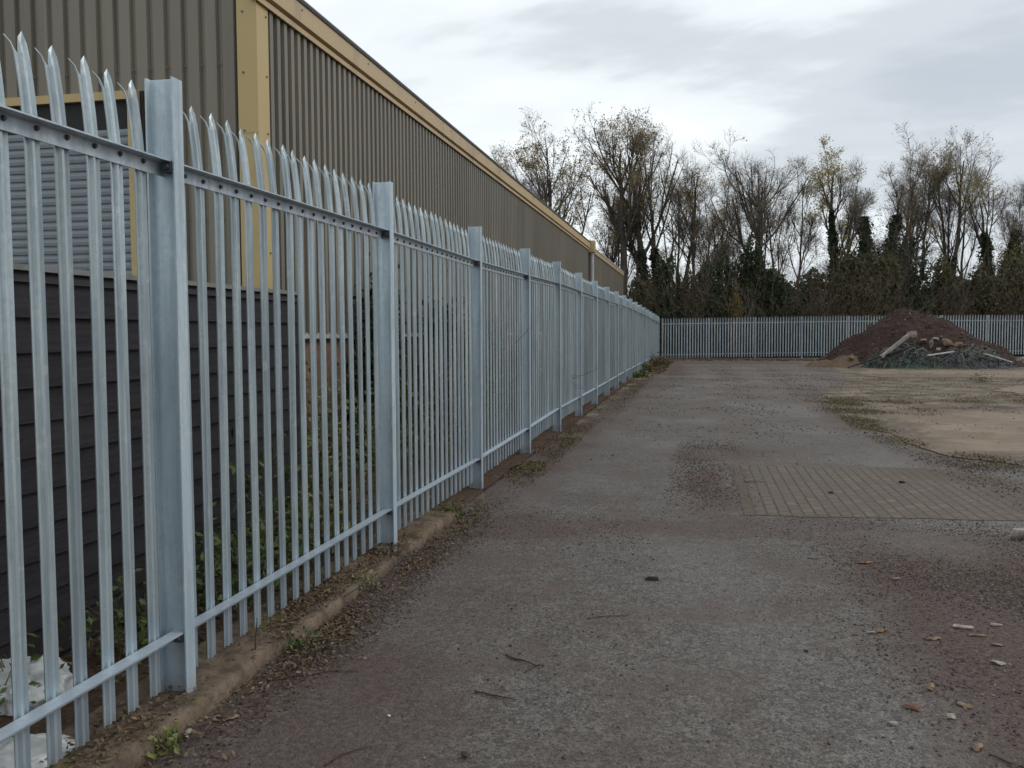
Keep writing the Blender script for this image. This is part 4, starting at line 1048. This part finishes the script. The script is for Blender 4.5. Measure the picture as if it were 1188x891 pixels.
# ------------------------------------------------------------------ single items lying about
def rock(name, label, cat, loc, size, mat, seed, group=None, parent=None, rz=0., sub=2, tilt=0.):
    rgx = random.Random(seed*7+1); bm = bmesh.new()
    for k in range(16):
        v = Vector([rgx.uniform(-1, 1) for _ in range(3)]); v /= max(abs(q) for q in v)**.75
        bm.verts.new((v.x*size[0], v.y*size[1], v.z*size[2]))
    r_ = bmesh.ops.convex_hull(bm, input=bm.verts[:])
    bmesh.ops.delete(bm, geom=[v for v in bm.verts if not v.link_faces], context='VERTS')
    bmesh.ops.bevel(bm, geom=bm.edges[:], offset=min(size)*.10, segments=1, affect='EDGES')
    me = bpy.data.meshes.new(name); bm.to_mesh(me); bm.free(); me.materials.append(mat)
    o = bpy.data.objects.new(name, me); o.location = loc; o.rotation_euler = (tilt, tilt*.5, rz); link(o, parent)
    if parent is None: tag(o, label, cat, group)
    return o
def twig(name, label, pts, r, group='fallen twigs on the asphalt', mat='twig_item', side=None, cat='twig'):
    mb = MB(); o0 = Vector(pts[0]); P = [Vector(p)-o0 for p in pts]; dense = []
    for a, b in zip(P, P[1:]):
        for k in range(4):
            q = a.lerp(b, k/4); dense.append(q+Vector([random.uniform(-1, 1)*r*.8, random.uniform(-1, 1)*r*.8, random.uniform(0, .8)*r]))
    dense.append(P[-1]); mb.tube(dense, [r*(1-.55*i/len(dense)) for i in range(len(dense))], 7)
    if side:
        s0 = Vector(side[0])-o0; s1 = Vector(side[1])-o0; mb.tube([s0, s0.lerp(s1, .5)+Vector((r, r, 0)), s1], [r*.55, r*.45, r*.3], 6)
    o = mb.build(name, M[mat], smooth=True, loc=o0); return tag(o, label, cat, group)
Z = GZ
twig('twig', 'dark forked twig lying on the asphalt in the middle foreground', [(-.93, 4.36, Z+.008), (-.85, 4.31, Z+.007), (-.75, 4.25, Z+.006)], .006, side=((-.76, 4.26, Z+.006), (-.80, 4.16, Z+.004)))
twig('twig', 'straight reddish twig on the asphalt below the forked one', [(-.97, 3.89, Z+.006), (-.87, 3.86, Z+.006), (-.77, 3.83, Z+.006)], .0045)
twig('twig', 'curved dark twig at the bottom edge of the asphalt', [(-1.36, 3.10, Z+.005), (-1.33, 3.20, Z+.006), (-1.24, 3.29, Z+.006)], .004)
twig('twig', 'bleached stick lying on the block paving', [(.50, 9.93, Z+.018), (.60, 9.98, Z+.018), (.70, 9.97, Z+.016)], .011, mat='wood_pale')
twig('dead_stem', 'thin upright dead stem on the edging right of the nearest post', [(-2.13, 4.05, -.02), (-2.13, 4.06, .08), (-2.125, 4.06, .16)], .004, None, cat='dead stem')
twig('twig', 'long thin twig slanting over the litter by the edging before the second post', [(-2.05, 5.0, .0), (-1.98, 5.25, .03), (-1.9, 5.5, -.03)], .004, 'fallen twigs along the fence edging')
twig('twig', 'short twig in the litter left of the long slanting one', [(-1.86, 3.9, Z+.006), (-1.70, 4.0, Z+.008), (-1.58, 4.02, Z+.006)], .0035, 'fallen twigs along the fence edging')
twig('twig', 'dark twig at the right foreground among the chips', [(1.10, 3.66, Z+.006), (1.17, 3.60, Z+.006), (1.25, 3.50, Z+.006)], .0045)
twig('twig', 'fine curved twig on the asphalt above the forked one', [(-.60, 5.02, Z+.004), (-.52, 5.08, Z+.005), (-.38, 5.12, Z+.004)], .003)
mb = MB(); mb.box(-.045, .045, -.014, .014, 0, .014); mb.box(-.03, .04, -.01, .008, .014, .022)
tag(mb.build('wood_chip', M['dark_wood'], loc=(-.28, 5.91, Z+.002), bevel=.004), 'dark flat wood chip alone in the middle of the asphalt', 'wood chip')
def chip(label, x, y, L_, W_, T_, rz, mat, seed, grp='pale chips and stones on the muddy ground', name='stone_chip', cat='stone', z=Z):
    return rock(name, label, cat, (x, y, z+T_*.6), (L_/2, W_/2, T_/2), M[mat], seed, grp, rz=rz, tilt=random.uniform(-.12, .12))
rk = chip
rk('reddish brick fragment on the asphalt at the lower right', .91, 4.07, .085, .03, .022, -.7, 'brickfrag', 3, 'brick fragments', 'brick_fragment', 'brick fragment')
rk('rounded pale stone at the right edge beside the paving', 2.47, 7.56, .19, .13, .085, .3, 'palestone', 5, 'pale chips and stones on the muddy ground', 'stone', 'stone')
for args in [
 ('long pale chip, largest of the group at the lower right', 1.43, 5.24, .11, .032, .016, -.15, 'palestone', 11),
 ('thin brown chip just below the longest pale chip', 1.47, 5.12, .10, .02, .012, .05, 'dryleaf', 12),
 ('pale oval chip below and right of the longest pale chip', 1.44, 4.70, .075, .035, .016, -.5, 'palestone', 13),
 ('short tan chip near the right edge', 1.62, 5.32, .06, .03, .014, -.2, 'palestone', 14),
 ('tan chip between the long pale chip and the right edge', 1.52, 4.98, .06, .022, .014, -.25, 'dryleaf', 15),
 ('small tan chip right of the brick fragment', 1.06, 4.00, .05, .03, .018, .4, 'palestone', 16),
 ('pale chip on the asphalt edge, up and left of the chip group', .93, 5.06, .06, .026, .014, .2, 'palestone', 17),
 ('grey pebble below the brick fragment', .80, 3.88, .04, .024, .016, .1, 'palestone', 18),
 ('farthest pale chip at the top of the muddy patch', 1.28, 6.20, .06, .03, .014, 0, 'palestone', 19),
 ('white pebble on the asphalt right of the fence', -1.27, 3.57, .016, .012, .01, 0, 'sack', 20),
 ('dark clod on the asphalt at the bottom centre', -.86, 3.27, .035, .03, .02, 0, 'dark_wood', 21),
 ('small dark clod left of the mud edge', .55, 4.70, .03, .02, .014, 0, 'dark_wood', 22),
 ('dark clod upon the block paving', 1.32, 9.42, .05, .035, .02, 0, 'dark_wood', 23),
 ('dark clod on the right half of the block paving', 2.15, 10.2, .065, .045, .025, 0, 'dark_wood', 24),
]:
    rk(*args)
def leaf(label, x, y, s, rz, mat, seed):
    rgx = random.Random(seed); out = []
    for k in range(12):
        a = 2*pi*k/12; r = s*(1+.35*cos(2*a)+.18*cos(5*a+1)); out.append((cos(a)*r, sin(a)*r*.65, rgx.uniform(0, .35)*s))
    mb = MB(); vs = out+[(0, 0, .12*s)]; vs2 = [(a, b, c-.0015) for a, b, c in vs]
    n = 12; mb.add(vs+vs2, [(k, (k+1) % n, n) for k in range(n)]+[((k+1) % n+13, k+13, n+13) for k in range(n)]+[(k, k+13, (k+1) % n+13, (k+1) % n) for k in range(n)])
    o = mb.build('fallen_leaf', M[mat], smooth=True, loc=(x, y, Z+.004)); o.rotation_euler = (0, 0, rz)
    tag(o, label, 'leaf', 'dry fallen leaves on the ground')
for a in [
 ('curled tan leaf left of the long pale chip', 1.23, 5.02, .032, .3, 'dryleaf', 1), ('tan leaf on the mud edge above the brick fragment', 1.05, 4.32, .030, 1.2, 'dryleaf', 2),
 ('rust leaf cluster at the asphalt edge beside the mud', .98, 5.10, .034, .8, 'rustleaf', 3), ('folded tan leaf down and right of the brick fragment', 1.14, 4.14, .034, 2.2, 'dryleaf', 4),
 ('pale leaf at the bottom right corner', 1.08, 3.72, .030, 1.0, 'dryleaf', 5), ('rust leaf near the top of the muddy patch', 1.15, 6.6, .045, .2, 'rustleaf', 6),
 ('dry leaf in the litter right of the nearest post', -1.98, 4.55, .032, .5, 'dryleaf', 7), ('dry leaf beside the broken edging at the lower left', -1.92, 3.42, .030, .9, 'dryleaf', 8),
 ('pale green-grey leaf at the lower left below the nearest post', -2.02, 3.25, .034, 1.9, 'palestone', 9)]:
    leaf(*a)

def crumple(name, label, loc, size, seed, mat, cat, amp=.35):
    bm = bmesh.new(); bmesh.ops.create_icosphere(bm, subdivisions=5, radius=1)
    for v in bm.verts:
        c = v.co.copy()
        rid = 1-abs(mnoise.noise(c*1.6+Vector((seed, 0, 0))))*1.4; rid2 = 1-abs(mnoise.noise(c*4.0+Vector((0, seed, 0))))*1.4
        k = .60+amp*rid+.16*rid2+.07*(1-abs(mnoise.noise(c*9.0+Vector((0, 0, seed))))*1.6)
        v.co = Vector((c.x*size[0]*k, c.y*size[1]*k, max(c.z, -.2)*size[2]*k))
    for f in bm.faces: f.smooth = True
    me = bpy.data.meshes.new(name); bm.to_mesh(me); bm.free(); me.materials.append(mat)
    o = bpy.data.objects.new(name, me); o.location = loc; link(o); return tag(o, label, cat)
crumple('plastic_sheeting', 'crumpled white plastic sheeting behind the pales at the left edge', (-2.92, 3.42, -.03), (.20, .18, .16), 2.3, M['sack'], 'plastic sheet')
crumple('plastic_sheeting', 'flat white plastic sheeting under the bottom rail at the lower left corner', (-2.46, 2.84, -.03), (.18, .20, .07), 7.1, M['sack'], 'plastic sheet')

# ------------------------------------------------------------------ spoil heap and rubble
def heap(name, label, cx, cy, rx, ry, h, mat, seed, N=90, cat='heap', rough=.16, px=0):
    vs = []; fs = []
    for j in range(N+1):
        for i in range(N+1):
            u, v = i/N*2-1, j/N*2-1; r = math.sqrt(u*u+v*v)
            uu_ = u - px*(1-min(r, 1)); r = math.sqrt(uu_*uu_+v*v)
            q = max(0, 1-r); z = h*(1-math.sqrt(r*r+.022))/(1-math.sqrt(.022)) + .04*h*math.sin(min(1, r)*pi) if q > 0 else -.05
            p = Vector((cx+u*rx, cy+v*ry, seed))
            nn = rough*(mnoise.noise(p*.9)+.5*mnoise.noise(p*2.3)+.35*mnoise.noise(p*6.1))
            vs.append((u*rx, v*ry, z+nn*min(1, q*5)-.05*(q <= 0)))
    for j in range(N):
        for i in range(N):
            a = j*(N+1)+i; fs.append((a, a+1, a+N+2, a+N+1))
    o = mesh_np(name, vs, fs, mat, smooth=True, loc=(cx, cy, GZ)); return tag(o, label, cat)
hp = heap('spoil_heap', 'large dark brown heap of earth in front of the far fence', 10.15, 45.8, 4.7, 4.6, 2.50, M['spoil'], 3.0, px=-.06, rough=.24)
heap('soil_heap', 'low spread of tan soil at the left foot of the dark heap', 6.9, 43.6, 2.1, 1.6, .42, M['soil_heap'], 5.0, 60, rough=.22)
# clods on the heap
rgh = np.random.default_rng(4)
bmv = [v.co.copy() for v in hp.data.vertices if v.co.z > .1]
oc = np.array([(1, 0, 0), (-1, 0, 0), (0, 1, 0), (0, -1, 0), (0, 0, 1), (0, 0, -1)], float)
fc = np.array([(0, 2, 4), (2, 1, 4), (1, 3, 4), (3, 0, 4), (2, 0, 5), (1, 2, 5), (3, 1, 5), (0, 3, 5)])
Vv = []; Ff = []
for i in range(2600):
    p_ = bmv[rgh.integers(0, len(bmv))]; s = .02+.06*rgh.uniform()**3
    vv = oc*(1+rgh.uniform(-.4, .4, (6, 1)))*s+np.array(p_)+rgh.normal(size=3)*.03; Ff.append(fc+len(Vv)*6); Vv.append(vv)
t = NT('clod_earth'); c = t.ramp(t.island(), [(0, (0.025, 0.016, 0.014)), (.7, (0.075, 0.046, 0.037)), (.93, (0.12, 0.085, 0.068)), (1, (0.19, 0.165, 0.14))]); M['clod'] = t.done(c, .95)
o = mesh_np('clods', np.concatenate(Vv), np.concatenate(Ff), M['clod'], hp); o['kind'] = 'stuff'

def net(name, label, cx, cy, rx, ry, h, mat, seed, cat='netting'):
    """crumpled heap of netting with many thin strands over it"""
    o = heap(name, label, cx, cy, rx, ry, h, mat, seed, 60, cat, .42)
    rg_ = np.random.default_rng(int(seed*10)); co_ = [v.co.copy() for v in o.data.vertices]; NN = 61
    Ps = []
    for k in range(220):
        i, j = rg_.integers(8, 52), rg_.integers(4, 50); di, dj = rg_.integers(-2, 3), rg_.integers(-2, 3); pl = []
        for s in range(6):
            ii, jj = min(60, max(0, i+di*s)), min(60, max(0, j+dj*s)); c = co_[jj*NN+ii]; pl.append((c.x, c.y, c.z+.04+rg_.uniform(0, .05)))
        Ps.append(pl)
    V, Fq = tubes_np(np.array(Ps), np.full((220, 6), .009), 4); m = mesh_np('strands', V, Fq, M['wood_pale'], o); m['kind'] = 'stuff'
    pts = np.array([co_[int(i)][:] for i in rg_.integers(0, len(co_), 2600)]); pts = pts[pts[:, 2] > .08]+rg_.normal(size=(int((pts[:, 2] > .08).sum()), 3))*.05
    V, Fq = leaf_quads(rg_, pts, .075); m = mesh_np('scraps', V, Fq, M['scrap'], o); m['kind'] = 'stuff'
    return o
net('netting', 'crumpled dark green netting at the foot of the heap', 9.0, 42.1, 1.9, 1.1, 1.15, M['netting'], 6.2)
net('netting', 'tangled grey-black netting and wire at the right foot of the heap', 11.3, 42.2, 2.1, 1.1, 1.05, M['netting_grey'], 9.4)
def bar(name, label, a, b, w_, h_, mat, cat, round_=False):
    a = Vector(a); b = Vector(b); L_ = (b-a).length; mb = MB()
    if round_: mb.tube([(0, 0, 0), (L_*.5, 0, .01), (L_, 0, 0)], w_/2, 8)
    else: mb.box(0, L_, -w_/2, w_/2, -h_/2, h_/2)
    o = mb.build(name, mat, loc=a, bevel=0 if round_ else .01); o.rotation_euler = (b-a).to_track_quat('X', 'Z').to_euler(); return tag(o, label, cat)
bar('timber_post', 'long grey timber post leaning up the heap from the left', (7.75, 41.3, .42), (9.05, 42.2, 1.36), .16, .13, M['wood_pale'], 'timber post')
bar('pole', 'long thin dark pole sloping to the ground at the left of the rubble', (6.35, 41.0, -.02), (9.0, 41.6, .86), .07, .07, M['pipe_dark'], 'pole', True)
bar('board', 'short whitish board on the green netting', (9.55, 41.0, .50), (10.6, 41.1, .66), .17, .05, M['white_board'], 'board')
bar('board', 'whitish board tilted down to the right beside the grey netting', (11.75, 41.0, .58), (12.85, 41.1, .22), .16, .05, M['white_board'], 'board')
GR = 'lumps of rubble on the spoil heap'
for i, (lab, x, y, z, s, m) in enumerate([
 ('pinkish concrete lump at the top end of the timber post', 9.2, 42.4, 1.48, (.26, .2, .2), 'rubble'),
 ('small pink lump touching the top of the timber post', 8.93, 42.3, 1.34, (.16, .15, .10), 'rubble'),
 ('pale concrete piece behind the left end of the netting crest', 9.75, 42.7, 1.20, (.30, .2, .10), 'rubble'),
 ('pale upright rubble piece above the short board', 10.0, 42.3, 1.05, (.09, .1, .24), 'rubble'),
 ('pale broken slab on the crest of the rubble', 10.25, 42.7, 1.26, (.20, .2, .13), 'rubble'),
 ('largest orange-brown rubble block on the crest', 10.75, 42.6, 1.12, (.36, .25, .20), 'rubble_or'),
 ('second orange-brown block right of the largest', 11.15, 42.5, 1.00, (.20, .2, .16), 'rubble_or'),
 ('small grey rubble lump at the right end of the crest', 11.45, 42.5, .95, (.16, .15, .12), 'rubble'),
 ('grey lump half buried in the green netting', 10.15, 41.7, .84, (.16, .12, .11), 'rubble'),
 ('pale concrete block at the right edge in front of the far fence', 13.5, 42.0, .42, (.32, .25, .13), 'rubble'),
 ('flat pale slab piece under the block at the right edge', 14.0, 42.2, .22, (.45, .3, .14), 'rubble'),
 ('orange earth lump at the left foot of the heap', 6.8, 42.9, .46, (.16, .14, .10), 'rubble_or'),
 ('small pale lump on the tan soil left of the netting', 7.4, 42.2, .30, (.13, .1, .10), 'rubble'),
]):
    rock('rubble', lab, 'rubble', (x, y, z+GZ-.03), tuple(q*.85 for q in s), M[m], 50+i*3, GR, rz=i*.7)
weed('weed', 'yellow-green weed growing on the tan soil beside the netting', 7.8, 42.0, .75, .45, 401, 'moss', 420, .06, 'weeds on the rubble')
weed('weed', 'small green tuft of grass in the soil between the slabs', 8.7, 30.6, .35, .3, 402, 'weed', 120, .03, 'weeds in the open yard')
